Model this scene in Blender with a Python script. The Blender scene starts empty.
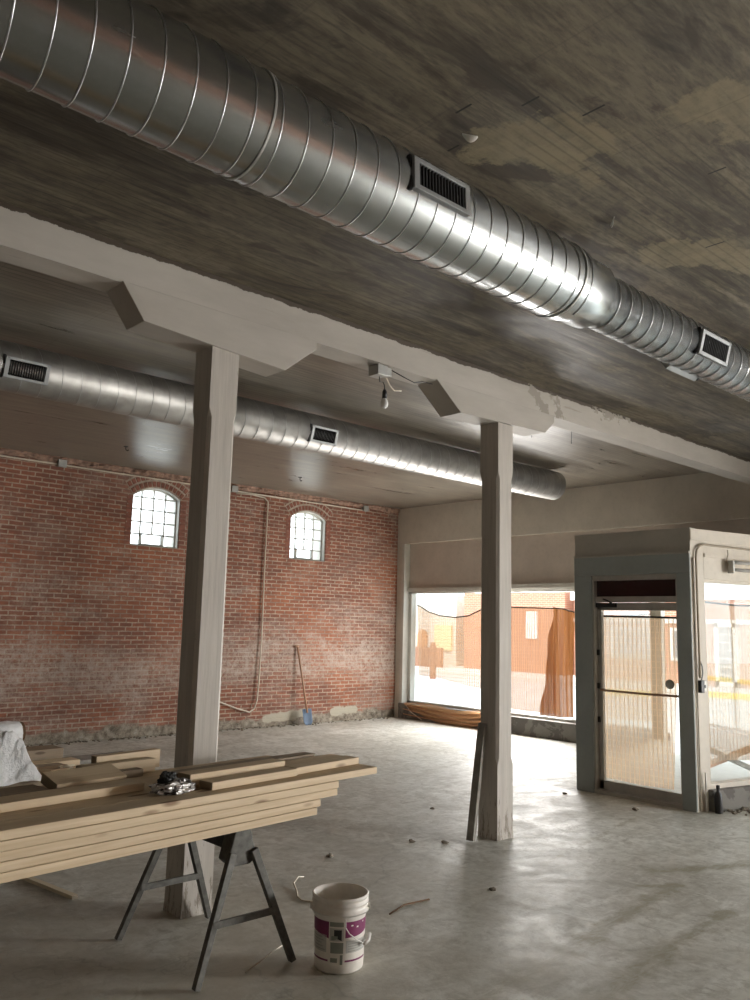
import bpy, bmesh, math, random
from mathutils import Vector, Matrix, noise as mnoise
random.seed(7)
PI = math.pi
S = bpy.context.scene
COL = S.collection
rad = math.radians

# ------------------------------------------------------------------ camera, sky, sun, exposure
CAM_F = 829.1
pitch, roll, yaw = rad(8.4597), rad(1.4165), rad(47.553)
F = Vector((math.cos(pitch)*math.cos(yaw), math.cos(pitch)*math.sin(yaw), math.sin(pitch)))
R0 = Vector((math.sin(yaw), -math.cos(yaw), 0)); U0 = R0.cross(F)
RR = math.cos(roll)*R0 + math.sin(roll)*U0
UU = -math.sin(roll)*R0 + math.cos(roll)*U0
cd = bpy.data.cameras.new('camera'); cam = bpy.data.objects.new('camera', cd); COL.objects.link(cam)
cd.sensor_fit = 'VERTICAL'; cd.sensor_height = 24.0; cd.sensor_width = 18.0
cd.lens = CAM_F/1000*24.0; cd.clip_start = .05; cd.clip_end = 400
M = Matrix((RR, UU, -F)).transposed().to_4x4(); M.translation = Vector((0, 0, 1.7)); cam.matrix_world = M
S.camera = cam

S.view_settings.view_transform = 'Standard'; S.view_settings.look = 'None'
S.view_settings.gamma = 1; S.view_settings.use_curve_mapping = False
S.view_settings.exposure = 0.12
S.cycles.use_denoising = True
S.cycles.max_bounces = 10; S.cycles.diffuse_bounces = 7; S.cycles.glossy_bounces = 4
S.cycles.transparent_max_bounces = 16; S.cycles.sample_clamp_indirect = 6

W = bpy.data.worlds.new('sky'); S.world = W; W.use_nodes = True
bg = W.node_tree.nodes['Background']; bg.inputs[0].default_value = (.88, .95, 1.0, 1); bg.inputs[1].default_value = 3.6

sd = bpy.data.lights.new('sun', 'SUN'); sd.energy = 3.0; sd.angle = rad(1.0); sd.color = (1, .95, .86)
sun = bpy.data.objects.new('sun', sd); COL.objects.link(sun)
sun.rotation_euler = Vector((-.62, -.25, .80)).to_track_quat('Z', 'Y').to_euler()

def daylight(name, loc, nrm, w, h, power, color=(1, .965, .925)):
    l = bpy.data.lights.new(name, 'AREA'); l.shape = 'RECTANGLE'; l.size = w; l.size_y = h; l.energy = power; l.color = color
    o = bpy.data.objects.new(name, l); COL.objects.link(o); o.location = loc
    o.rotation_euler = (-Vector(nrm)).to_track_quat('-Z', 'Z').to_euler() if False else Vector(nrm).to_track_quat('-Z', 'Z').to_euler()
    return o
# daylight entering by the shop windows (display windows on the street side)
daylight('daylight_left_display_window', (11.195, 8.6, 1.29), (-1, 0, 0), 4.7, 1.93, 430)
daylight('daylight_right_display_window', (11.195, -3.0, 1.29), (-1, 0, 0), 11.8, 1.93, 5300)

# ------------------------------------------------------------------ node helpers
class NT:
    def __init__(s, name, rough=.6, metal=0.0, color=(.5, .5, .5)):
        s.m = bpy.data.materials.new(name); s.m.use_nodes = True; s.t = s.m.node_tree; s.n = s.t.nodes; s.l = s.t.links
        s.b = s.n['Principled BSDF']; s.out = s.n['Material Output']
        s.b.inputs['Roughness'].default_value = rough; s.b.inputs['Metallic'].default_value = metal
        s.b.inputs['Base Color'].default_value = (*color, 1)
        s.tc = s.n.new('ShaderNodeTexCoord')
    def obj(s): return s.tc.outputs['Object']
    def uv(s): return s.tc.outputs['UV']
    def put(s, sock, v):
        if v is None: return
        if isinstance(v, bpy.types.NodeSocket): s.l.new(v, sock)
        elif isinstance(v, (tuple, list)) and len(v) == 3 and sock.type == 'RGBA': sock.default_value = (*v, 1)
        else: sock.default_value = v
    def map(s, vec, scale=(1, 1, 1), rot=(0, 0, 0), loc=(0, 0, 0)):
        n = s.n.new('ShaderNodeMapping'); s.put(n.inputs[0], vec); n.inputs['Location'].default_value = loc
        n.inputs['Rotation'].default_value = rot; n.inputs['Scale'].default_value = scale; return n.outputs[0]
    def noise(s, vec, scale=5, detail=4, rough=.55, dist=0.0):
        n = s.n.new('ShaderNodeTexNoise'); s.put(n.inputs['Vector'], vec); n.inputs['Scale'].default_value = scale
        n.inputs['Detail'].default_value = detail; n.inputs['Roughness'].default_value = rough; n.inputs['Distortion'].default_value = dist
        return n.outputs[0]
    def voro(s, vec, scale=5, feature='F1'):
        n = s.n.new('ShaderNodeTexVoronoi'); s.put(n.inputs['Vector'], vec); n.inputs['Scale'].default_value = scale; n.feature = feature
        return n.outputs[0]
    def ramp(s, fac, *stops):
        n = s.n.new('ShaderNodeValToRGB'); s.put(n.inputs[0], fac); e = n.color_ramp.elements
        while len(e) < len(stops): e.new(.5)
        for k, (p, c) in enumerate(stops):
            e[k].position = p; c = (c, c, c) if isinstance(c, (int, float)) else c; e[k].color = (*c, 1)
        return n.outputs[0]
    def mix(s, fac, a, b, mode='MIX'):
        n = s.n.new('ShaderNodeMix'); n.data_type = 'RGBA'; n.blend_type = mode
        s.put(n.inputs[0], fac); s.put(n.inputs[6], a); s.put(n.inputs[7], b); return n.outputs[2]
    def math(s, op, a, b=None, c=None, clamp=False):
        n = s.n.new('ShaderNodeMath'); n.operation = op; n.use_clamp = clamp
        s.put(n.inputs[0], a); s.put(n.inputs[1], b); s.put(n.inputs[2], c); return n.outputs[0]
    def sep(s, vec):
        n = s.n.new('ShaderNodeSeparateXYZ'); s.put(n.inputs[0], vec); return n.outputs
    def comb(s, x, y, z):
        n = s.n.new('ShaderNodeCombineXYZ'); s.put(n.inputs[0], x); s.put(n.inputs[1], y); s.put(n.inputs[2], z); return n.outputs[0]
    def vm(s, op, a, b):
        n = s.n.new('ShaderNodeVectorMath'); n.operation = op; s.put(n.inputs[0], a); s.put(n.inputs[1], b); return n.outputs
    def seg(s, vec, a, b):
        """distance from vec to the segment a-b (a smear, slot or scratch of its own shape)"""
        a = Vector(a); b = Vector(b); d = b-a; L2 = d.length_squared
        pa = s.vm('SUBTRACT', vec, tuple(a))[0]
        t = s.math('MULTIPLY', s.vm('DOT_PRODUCT', pa, tuple(d))[1], 1/L2, clamp=True)
        sc = s.n.new('ShaderNodeVectorMath'); sc.operation = 'SCALE'; sc.inputs[0].default_value = tuple(d); s.put(sc.inputs[3], t)
        return s.vm('LENGTH', s.vm('SUBTRACT', pa, sc.outputs[0])[0], None)[1]
    def bump(s, h, strength=.3, dist=.01):
        n = s.n.new('ShaderNodeBump'); s.put(n.inputs['Height'], h); n.inputs['Strength'].default_value = strength
        n.inputs['Distance'].default_value = dist; s.l.new(n.outputs[0], s.b.inputs['Normal'])
    def color(s, c): s.put(s.b.inputs['Base Color'], c)
    def rough(s, r): s.put(s.b.inputs['Roughness'], r)

MAT = {}
def plain(name, color, rough=.6, metal=0.0, var=.12, scale=9, bump=0.0):
    t = NT(name, rough, metal)
    nz = t.noise(t.obj(), scale, 5)
    d = tuple(c*(1-var) for c in color); l = tuple(min(1, c*(1+var)) for c in color)
    t.color(t.ramp(nz, (.3, d), (.7, l)))
    if bump: t.bump(t.noise(t.obj(), scale*5, 4), bump, .004)
    MAT[name] = t.m; return t.m

# ---- concrete floor
t = NT('floor_concrete', .5)
o = t.obj()
big = t.noise(o, .55, 6, .6, .6); mid = t.noise(o, 2.2, 8, .65, 1.2); fin = t.noise(o, 14, 6, .7)
swirl = t.noise(t.map(o, (.9, 3.2, 1), (0, 0, .35)), 1.6, 8, .7, 2.2)
c = t.ramp(big, (.32, (.46, .45, .405)), (.5, (.63, .63, .58)), (.68, (.78, .79, .75)))
c = t.mix(t.ramp(mid, (.42, 0), (.62, .55)), c, (.42, .405, .35))
c = t.mix(t.ramp(swirl, (.50, 0), (.68, .5)), c, (.84, .85, .81))
sc_ = t.noise(t.map(o, (1, 1, 1), (0, 0, 1.1)), 5.5, 9, .78, 1.6)
c = t.mix(t.ramp(fin, (.35, .4), (.55, 0)), c, (.24, .22, .18))
c = t.mix(t.ramp(sc_, (.36, .6), (.5, 0)), c, (.27, .25, .20))
c = t.mix(t.ramp(t.noise(t.map(o, (3, .8, 1), (0, 0, .6)), 3.2, 8, .75, 1.5), (.55, 0), (.68, .5)), c, (.85, .86, .82))
# olive damp smears swept across the slab, each with its own run
ow = t.vm('ADD', o, t.vm('SCALE', t.noise(o, 2.5, 4), None)[0])[0]
jit = t.math('MULTIPLY', t.math('SUBTRACT', t.noise(o, 5, 6, .7), .5), .34)
for (a, b, wd, k) in (((5.54, 2.96, 0), (4.21, 2.78, 0), .085, .75), ((4.21, 2.78, 0), (3.1, 2.66, 0), .12, .6),
                   ((5.3, 2.48, 0), (4.5, 2.43, 0), .06, .6), ((4.5, 2.43, 0), (3.6, 2.30, 0), .10, .65),
                   ((5.72, 3.22, 0), (6.5, 2.82, 0), .12, .6), ((5.54, 2.96, 0), (5.3, 3.1, 0), .05, .6),
                   ((3.0, 2.2, 0), (2.4, 2.5, 0), .12, .45), ((7.2, 4.2, 0), (5.2, 3.8, 0), .03, .35)):
    dd = t.math('ADD', t.seg(o, a, b), jit)
    f = t.math('MULTIPLY', t.math('SUBTRACT', 1, t.math('SMOOTH_MIN', t.math('DIVIDE', dd, wd), 1, .3), clamp=True), k*2.0, clamp=True)
    f = t.math('MULTIPLY', f, t.ramp(t.noise(t.map(o, (1.5, 5, 1), (0, 0, .1)), 4, 7, .75, .8), (.32, .35), (.6, 1)))
    c = t.mix(f, c, (.29, .265, .185))
# brown grime around the work area
dg = t.vm('LENGTH', t.vm('SUBTRACT', o, (2.3, 3.5, 0))[0], None)[1]
g = t.math('MULTIPLY', t.ramp(t.math('DIVIDE', dg, 4.0), (.0, .9), (1, 0)), t.ramp(t.noise(o, 1.3, 7, .65, .8), (.35, .15), (.6, 1)))
c = t.mix(g, c, (.44, .41, .34))
cr = t.voro(t.vm('ADD', o, t.vm('SCALE', t.noise(o, 3, 3), None)[0])[0], .35, 'DISTANCE_TO_EDGE')
c = t.mix(t.ramp(cr, (.0, .35), (.006, 0)), c, (.2, .19, .17))
t.color(c); t.rough(t.ramp(mid, (.3, .42), (.7, .68))); t.bump(t.mix(.5, mid, fin), .22, .02)
MAT['floor'] = t.m

# ---- board-marked, stained ceiling
t = NT('ceiling_boards', .5)
o = t.obj(); X, Y, Z = t.sep(o)
lines = t.math('ABSOLUTE', t.math('SUBTRACT', t.math('FRACT', t.math('MULTIPLY', Y, 17.0)), .5))
slit = t.math('SUBTRACT', 1, t.math('MULTIPLY', t.math('SUBTRACT', .5, lines), 7, clamp=True))
brk = t.ramp(t.noise(t.map(o, (.5, 1.5, 1)), 1.4, 5), (.4, .1), (.6, 1))
slit = t.math('MULTIPLY', slit, brk)
sx = t.math('ABSOLUTE', t.math('SUBTRACT', t.math('FRACT', t.math('MULTIPLY', X, 1.25)), .5))
seam = t.math('MULTIPLY', t.math('SUBTRACT', sx, .492, clamp=True), 110, clamp=True)
streak = t.noise(t.map(o, (1.1, 9, 1)), 1.0, 8, .68, .4)
blot = t.noise(t.map(o, (.7, 1.3, 1)), 1.15, 7, .62, .7)
c = t.ramp(streak, (.38, (.042, .033, .024)), (.5, (.105, .086, .061)), (.62, (.205, .172, .122)))
c = t.mix(t.ramp(blot, (.50, 0), (.54, .75)), c, t.ramp(streak, (.35, (.14, .115, .076)), (.65, (.215, .18, .125))))
c = t.mix(t.ramp(t.noise(t.map(o, (.8, 2.0, 1), loc=(3, 1, 0)), 1.9, 6, .6, .3), (.58, 0), (.63, .8)), c, (.055, .042, .03))
hf = t.noise(t.map(o, (3, 12, 1)), 3, 6, .75)
c = t.mix(t.ramp(hf, (.36, .6), (.56, 0)), c, (.05, .04, .03))
pd = t.math('MULTIPLY', t.math('SUBTRACT', t.noise(o, 4, 7, .7), .5), .55)
for (a, b, wd) in (((2.75, 2.25, 3.88), (3.0, 1.95, 3.88), .16), ((3.0, 2.15, 3.88), (3.35, 2.1, 3.88), .10), ((3.15, 1.45, 3.88), (3.6, 1.2, 3.88), .16), ((4.3, 2.2, 3.88), (4.9, 1.9, 3.88), .18)):
    dd = t.math('ADD', t.seg(o, a, b), pd)
    c = t.mix(t.math('MULTIPLY', t.math('MULTIPLY', t.math('SUBTRACT', wd, dd), 28, clamp=True), t.ramp(t.noise(o, 9, 7, .8), (.35, .35), (.6, .85))), c, (.25, .205, .125))
# bay beyond the beam: smoother, its lighter reflections painted in as paler grey
bay = t.math('MULTIPLY', t.math('SUBTRACT', Y, 4.5), 12, clamp=True)
c = t.mix(t.math('MULTIPLY', bay, .75), c, t.ramp(streak, (.35, (.15, .13, .105)), (.65, (.33, .295, .24))))
c = t.mix(t.math('MULTIPLY', slit, .62), c, (.05, .04, .03))
c = t.mix(t.math('MULTIPLY', seam, .35), c, (.05, .04, .03))
for (x, y, L) in ((2.60, 1.94, .04), (2.84, 1.79, .05), (3.66, 1.64, .04), (2.63, 2.40, .03), (2.44, 2.17, .04), (4.4, 2.0, .05)):
    dd = t.seg(o, (x, y-L, 3.88), (x, y+L, 3.88))
    c = t.mix(t.math('MULTIPLY', t.math('SUBTRACT', .007, dd), 400, clamp=True), c, (.01, .008, .006))
t.color(c)
t.rough(t.mix(bay, t.ramp(blot, (.4, .50), (.6, .7)), t.ramp(streak, (.3, .26), (.7, .40))))
t.bump(t.mix(.6, t.math('SUBTRACT', 1, slit), t.mix(.5, blot, streak)), .32, .006)
MAT['ceiling'] = t.m

# ---- brick
def brick(name, axes, c1, c2, mortar, rows=.0625, width=.195, worn=True, rough=.85):
    t = NT(name, rough)
    o = t.obj(); P = t.sep(o)
    wob = t.math('MULTIPLY', t.math('SUBTRACT', t.noise(o, 1.6, 3), .5), .02 if worn else 0)
    fw = t.math('MULTIPLY', t.math('SUBTRACT', t.noise(o, 21, 3, .6), .5), .013 if worn else 0)
    v = t.comb(t.math('ADD', P[axes[0]], fw), t.math('ADD', t.math('ADD', P[axes[1]], wob), fw), 0)
    n = t.n.new('ShaderNodeTexBrick'); t.put(n.inputs['Vector'], v)
    n.inputs['Scale'].default_value = 1; n.inputs['Mortar Size'].default_value = .0095 if worn else .006; n.inputs['Mortar Smooth'].default_value = .25
    n.inputs['Brick Width'].default_value = width; n.inputs['Row Height'].default_value = rows; n.offset = .5
    n.inputs['Bias'].default_value = -.1
    t.put(n.inputs['Color1'], c1); t.put(n.inputs['Color2'], c2); t.put(n.inputs['Mortar'], mortar)
    c = n.outputs[0]
    if worn:
        fine = t.noise(o, 26, 6, .7); per = t.noise(t.map(o, (5, 5, 15)), 1, 2)
        c = t.mix(t.ramp(per, (.4, .5), (.56, 0)), c, (.15, .065, .045))
        c = t.mix(t.ramp(fine, (.35, .4), (.6, 0)), c, (.14, .075, .055))
        warm = t.noise(t.map(o, (.5, 1, .8), loc=(9, 0, 1)), 1.0, 5, .6)
        c = t.mix(t.math('MULTIPLY', t.ramp(warm, (.48, 0), (.62, .55)), t.math('SUBTRACT', 1, n.outputs[1])), c, (.44, .155, .075))
        lime = t.noise(t.map(o, (.55, 1, 1.4)), 1.1, 8, .68, .5)
        Z = P[2]
        band = t.math('MULTIPLY', t.math('SUBTRACT', .55, t.math('ABSOLUTE', t.math('SUBTRACT', Z, .95)), clamp=True), .35)
        f = t.ramp(t.math('ADD', lime, band), (.50, 0), (.70, .75))
        f = t.math('MULTIPLY', f, t.ramp(t.noise(o, 13, 6, .8), (.38, .1), (.58, 1)))
        c = t.mix(f, c, (.50, .42, .36))
        grey = t.noise(t.map(o, (.6, 1, .9), loc=(5, 0, 2)), .9, 6, .6)
        c = t.mix(t.math('MULTIPLY', t.ramp(grey, (.5, 0), (.68, .5)), t.ramp(fine, (.3, .4), (.6, 1))), c, (.24, .17, .14))
        # rubble foundation showing along the bottom
        edge = t.math('ADD', t.math('MULTIPLY', t.math('SUBTRACT', t.noise(t.map(o, (1, 1, 1)), 2.2, 6, .7), .5), .42), .17)
        ff = t.math('MULTIPLY', t.math('SUBTRACT', edge, Z), 22, clamp=True)
        c = t.mix(ff, c, t.ramp(t.noise(o, 11, 7, .75), (.35, (.10, .08, .06)), (.5, (.27, .23, .18)), (.68, (.46, .42, .35))))
        for (x0, x1, z0, z1) in ((8.08, 8.85, .12, .17), (9.5, 10.02, .16, .19)):
            dd = t.math('ADD', t.seg(o, (x0, 11.34, z0), (x1, 11.34, z1)), t.math('MULTIPLY', t.math('SUBTRACT', t.noise(o, 6, 5), .5), .12))
            c = t.mix(t.math('MULTIPLY', t.math('SUBTRACT', .075, dd), 60, clamp=True), c, (.44, .40, .32))
        t.bump(t.mix(.35, t.math('SUBTRACT', 1, n.outputs[1]), fine), .55, .012)
    t.color(c); MAT[name] = t.m; return t.m
brick('brick_wall', (0, 2), (.33, .115, .065), (.20, .072, .045), (.47, .38, .29))
brick('far_brick', (1, 2), (.50, .22, .13), (.40, .17, .11), (.55, .45, .38), rows=.075, width=.22, worn=False)
plain('arch_brick', (.25, .10, .068), .85, var=.35, scale=14, bump=.5)
plain('mortar', (.42, .35, .28), .9, var=.3, scale=12, bump=.6)
plain('crumbled_edge', (.30, .19, .14), .95, var=.55, scale=14, bump=.8)

# ---- painted surfaces
def paint(name, color, rough=.6, patch=None, amt=.62, bump=.12):
    t = NT(name, rough); o = t.obj()
    nz = t.noise(o, 1.7, 7, .6); fn = t.noise(o, 18, 5, .6)
    c = t.ramp(nz, (.3, tuple(k*.86 for k in color)), (.7, tuple(min(1, k*1.06) for k in color)))
    c = t.mix(t.ramp(fn, (.3, .18), (.5, 0)), c, tuple(k*.62 for k in color))
    if patch: c = t.mix(t.ramp(t.noise(o, 2.4, 8, .65, .4), (amt, 0), (amt+.012, 1)), c, patch)
    t.color(c); t.bump(t.mix(.5, nz, fn), bump, .006); MAT[name] = t.m; return t.m
paint('plaster', (.66, .62, .545), .7)
paint('panel', (.60, .535, .47), .7)
paint('white_trim', (.66, .65, .60), .5)
paint('booth_paint', (.35, .385, .375), .5)
paint('booth_head', (.47, .45, .40), .55)
paint('booth_side', (.68, .62, .53), .55)
paint('dull_wall', (.42, .39, .34), .8)
paint('curb', (.21, .20, .18), .85, (.12, .11, .10), .5, .6)

# timber paint: whitewashed, chipped to grey-brown at ragged places
t = NT('beam_paint', .62); o = t.obj(); X, Y, Z = t.sep(o)
nz = t.noise(t.map(o, (.6, 2, 2)), 2, 6, .6)
c = t.ramp(nz, (.3, (.39, .355, .31)), (.7, (.49, .455, .405)))
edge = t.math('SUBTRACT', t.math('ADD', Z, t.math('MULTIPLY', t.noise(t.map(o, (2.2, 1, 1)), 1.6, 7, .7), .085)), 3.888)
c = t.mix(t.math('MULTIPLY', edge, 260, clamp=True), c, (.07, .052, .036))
ch = t.math('MULTIPLY', t.math('SUBTRACT', t.noise(o, 7, 7, .7), .5), .5)
for (a, b, wd) in (((5.98, 4.43, 3.80), (6.15, 4.43, 3.68), .06), ((6.36, 4.43, 3.68), (6.42, 4.43, 3.66), .03), ((6.22, 4.43, 3.83), (6.3, 4.43, 3.78), .04), ((7.0, 4.43, 3.85), (7.6, 4.43, 3.86), .03)):
    dd = t.math('ADD', t.seg(o, a, b), ch)
    c = t.mix(t.math('MULTIPLY', t.math('SUBTRACT', wd, dd), 90, clamp=True), c, (.30, .27, .225))
crk = t.noise(t.map(o, (.5, 8, 10)), 2.5, 5, .7)
c = t.mix(t.ramp(crk, (.28, .5), (.34, 0)), c, (.22, .18, .14))
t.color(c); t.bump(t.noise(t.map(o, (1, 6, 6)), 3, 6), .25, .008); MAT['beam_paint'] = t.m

t = NT('post_paint', .6); o = t.obj(); X, Y, Z = t.sep(o)
grain = t.noise(t.map(o, (12, 12, .7)), 3, 6, .65)
c = t.ramp(grain, (.3, (.41, .375, .33)), (.65, (.52, .48, .43)))
cc = t.noise(t.map(o, (10, 10, 1.6)), 3, 7, .75)
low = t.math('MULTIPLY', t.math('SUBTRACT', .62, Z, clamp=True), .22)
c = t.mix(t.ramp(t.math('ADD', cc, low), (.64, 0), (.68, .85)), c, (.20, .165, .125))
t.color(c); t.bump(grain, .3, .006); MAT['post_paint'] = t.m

# ---- galvanised duct
t = NT('galvanised', .28, 1.0); o = t.obj()
sp = t.voro(o, 60); nn = t.noise(t.map(o, (1, 4, 4)), 2.5, 5)
t.color(t.mix(t.ramp(sp, (.1, 0), (.7, .3)), (.50, .525, .53), (.42, .435, .445)))
t.rough(t.math('ADD', t.math('MULTIPLY', nn, .12), .19))
t.bump(t.noise(o, 3.2, 2), .05, .02); MAT['galvanised'] = t.m
t = NT('dull_galvanised', .38, 1.0); o = t.obj(); nn = t.noise(t.map(o, (1, 4, 4)), 2.5, 5)
t.color(t.ramp(t.noise(o, 7, 5), (.35, (.34, .33, .31)), (.65, (.46, .45, .43)))); t.rough(t.math('ADD', t.math('MULTIPLY', nn, .12), .44)); MAT['dull_galvanised'] = t.m
plain('seam_metal', (.55, .56, .57), .38, 1.0)
plain('register_frame', (.30, .31, .31), .5, .5)
plain('black_slat', (.006, .006, .006), .8)
plain('black_plastic', (.02, .02, .022), .45)
plain('dark_steel', (.035, .036, .035), .5, .5, var=.3, scale=20)
plain('worn_steel', (.115, .112, .10), .6, .3, var=.35, scale=25)
plain('chrome', (.6, .6, .58), .3, 1.0)
plain('alu', (.45, .43, .39), .5, .4)
plain('white_plastic', (.80, .78, .74), .45)
plain('bucket_white', (.80, .76, .70), .42, var=.1, scale=14)
plain('magenta', (.20, .028, .105), .45)
plain('label_grey', (.27, .29, .25), .5)
plain('label_pale', (.52, .51, .48), .5)
plain('ink', (.03, .03, .03), .5)
plain('beige_pipe', (.62, .55, .45), .5)
plain('brass_pipe', (.36, .30, .22), .5)
plain('handle_wood', (.42, .24, .15), .55)
plain('blue_steel', (.13, .18, .26), .85, 0)
plain('card', (.36, .25, .15), .8)
plain('bark', (.14, .075, .035), .85)
plain('asphalt', (.46, .46, .45), .9, var=.12, scale=2)
plain('sidewalk', (.62, .60, .56), .9)
plain('kerb_yellow', (.85, .66, .06), .8)
plain('pale_wall', (.66, .60, .52), .85)
plain('bright_paint', (.80, .79, .76), .7)
plain('window_dark', (.22, .24, .26), .3)
plain('yellow_sign', (.80, .66, .38), .6)
plain('rust_post', (.32, .15, .09), .7)
plain('netting_rope', (.05, .035, .025), .8)
plain('orange_trim', (.55, .27, .13), .6)
plain('debris', (.23, .20, .16), .9, var=.4, scale=30)
plain('grey_plank', (.27, .25, .22), .75, var=.25, scale=12)
plain('tube_glass', (.82, .82, .80), .25)
plain('galv_box', (.40, .40, .38), .5, .6)

# wood: sawn spruce, length along local x
def wood(name, a, b, knot, rough=.65):
    t = NT(name, rough); o = t.obj()
    rnd = t.n.new('ShaderNodeObjectInfo').outputs['Random']
    off = t.vm('ADD', o, t.comb(t.math('MULTIPLY', rnd, 31), t.math('MULTIPLY', rnd, 7), t.math('MULTIPLY', rnd, 3)))[0]
    g = t.noise(t.map(off, (1.2, 30, 30)), 1.6, 5, .6, .6); w = t.noise(t.map(off, (.5, 4, 4)), 2, 4)
    c = t.ramp(g, (.3, a), (.7, b))
    c = t.mix(t.ramp(w, (.4, .25), (.6, 0)), c, tuple(k*.72 for k in a))
    kn = t.voro(t.map(off, (2.4, 9, 9)), 1.0)
    c = t.mix(t.ramp(kn, (.10, .9), (.17, 0)), c, knot)
    c = t.mix(t.math('MULTIPLY', rnd, .22), c, tuple(k*.8 for k in a))
    en = t.math('MULTIPLY', t.math('SUBTRACT', t.math('ABSOLUTE', t.sep(t.tc.outputs['Normal'])[0]), .8, clamp=True), 5, clamp=True)
    c = t.mix(t.math('MULTIPLY', en, .8), c, tuple(k*.28 for k in a))
    t.color(c); t.bump(g, .12, .003); MAT[name] = t.m
wood('spruce', (.60, .455, .285), (.76, .61, .42), (.22, .12, .06))
wood('old_wood', (.27, .205, .135), (.38, .30, .21), (.10, .06, .035))
wood('pale_wood', (.68, .58, .42), (.78, .70, .54), (.4, .3, .2))

# red film in the transom light
t = NT('transom_film', .12); t.color((.05, .008, .01)); t.b.inputs['Coat Weight'].default_value = .6; t.bump(t.noise(t.map(t.obj(), (1, 2, 9)), 6, 6, .7, 1.0), 1.0, .05); MAT['transom_film'] = t.m
# crumpled foil / plastic
t = NT('foil', .3, .85); t.color(t.ramp(t.noise(t.obj(), 30, 3), (.44, (.09, .075, .068)), (.54, (.8, .78, .76)))); t.bump(t.noise(t.obj(), 60, 4), .8, .01); MAT['foil'] = t.m
t = NT('plastic_film', .3); t.color(t.ramp(t.noise(t.obj(), 6, 6, .7), (.35, (.78, .79, .80)), (.6, (.93, .94, .95))))
t.b.inputs['Transmission Weight'].default_value = 0.0; t.bump(t.noise(t.obj(), 14, 6, .7, .8), .6, .03); MAT['plastic_film'] = t.m

# glass: clear pane, see-through with a fresnel reflection
def glass(name, tint=(.97, .985, .98), k=.35):
    m = bpy.data.materials.new(name); m.use_nodes = True; n = m.node_tree.nodes; l = m.node_tree.links; n.clear()
    out = n.new('ShaderNodeOutputMaterial'); tr = n.new('ShaderNodeBsdfTransparent'); tr.inputs[0].default_value = (*tint, 1)
    gl = n.new('ShaderNodeBsdfGlossy'); gl.inputs['Roughness'].default_value = .02
    fr = n.new('ShaderNodeFresnel'); fr.inputs[0].default_value = 1.45
    mu = n.new('ShaderNodeMath'); mu.operation = 'MULTIPLY'; mu.inputs[1].default_value = k; l.new(fr.outputs[0], mu.inputs[0])
    mx = n.new('ShaderNodeMixShader'); l.new(mu.outputs[0], mx.inputs[0]); l.new(tr.outputs[0], mx.inputs[1]); l.new(gl.outputs[0], mx.inputs[2])
    l.new(mx.outputs[0], out.inputs[0]); MAT[name] = m
glass('pane_glass')

# safety netting: woven orange mesh, partly see-through
def netting(name, color, base, line, pu=.045, pv=.06):
    t = NT(name, .7); uv = t.uv(); U, V, _ = t.sep(uv)
    fu = t.math('ABSOLUTE', t.math('SUBTRACT', t.math('FRACT', t.math('DIVIDE', U, pu)), .5))
    fv = t.math('ABSOLUTE', t.math('SUBTRACT', t.math('FRACT', t.math('DIVIDE', V, pv)), .5))
    lu = t.math('MULTIPLY', t.math('SUBTRACT', fu, .34, clamp=True), 12, clamp=True)
    lv = t.math('MULTIPLY', t.math('SUBTRACT', fv, .42, clamp=True), 14, clamp=True)
    ln = t.math('MAXIMUM', lu, t.math('MULTIPLY', lv, .6))
    fac = t.math('ADD', t.math('MULTIPLY', ln, line), base, clamp=True)
    df = t.n.new('ShaderNodeBsdfDiffuse'); tl = t.n.new('ShaderNodeBsdfTranslucent'); tp = t.n.new('ShaderNodeBsdfTransparent')
    for q in (df, tl): q.inputs[0].default_value = (*color, 1)
    m1 = t.n.new('ShaderNodeMixShader'); m1.inputs[0].default_value = .6; t.l.new(df.outputs[0], m1.inputs[1]); t.l.new(tl.outputs[0], m1.inputs[2])
    m2 = t.n.new('ShaderNodeMixShader'); t.l.new(fac, m2.inputs[0]); t.l.new(tp.outputs[0], m2.inputs[1]); t.l.new(m1.outputs[0], m2.inputs[2])
    t.l.new(m2.outputs[0], t.out.inputs[0]); MAT[name] = t.m
netting('net_light', (.50, .28, .15), .5, .4)
netting('net_mid', (.44, .21, .10), .6, .35)
netting('net_dense', (.38, .15, .05), .88, .12)
netting('net_pale', (.80, .56, .37), .62, .34, .052, .06)
netting('net_drape', (.80, .47, .24), .45, .4)

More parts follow.
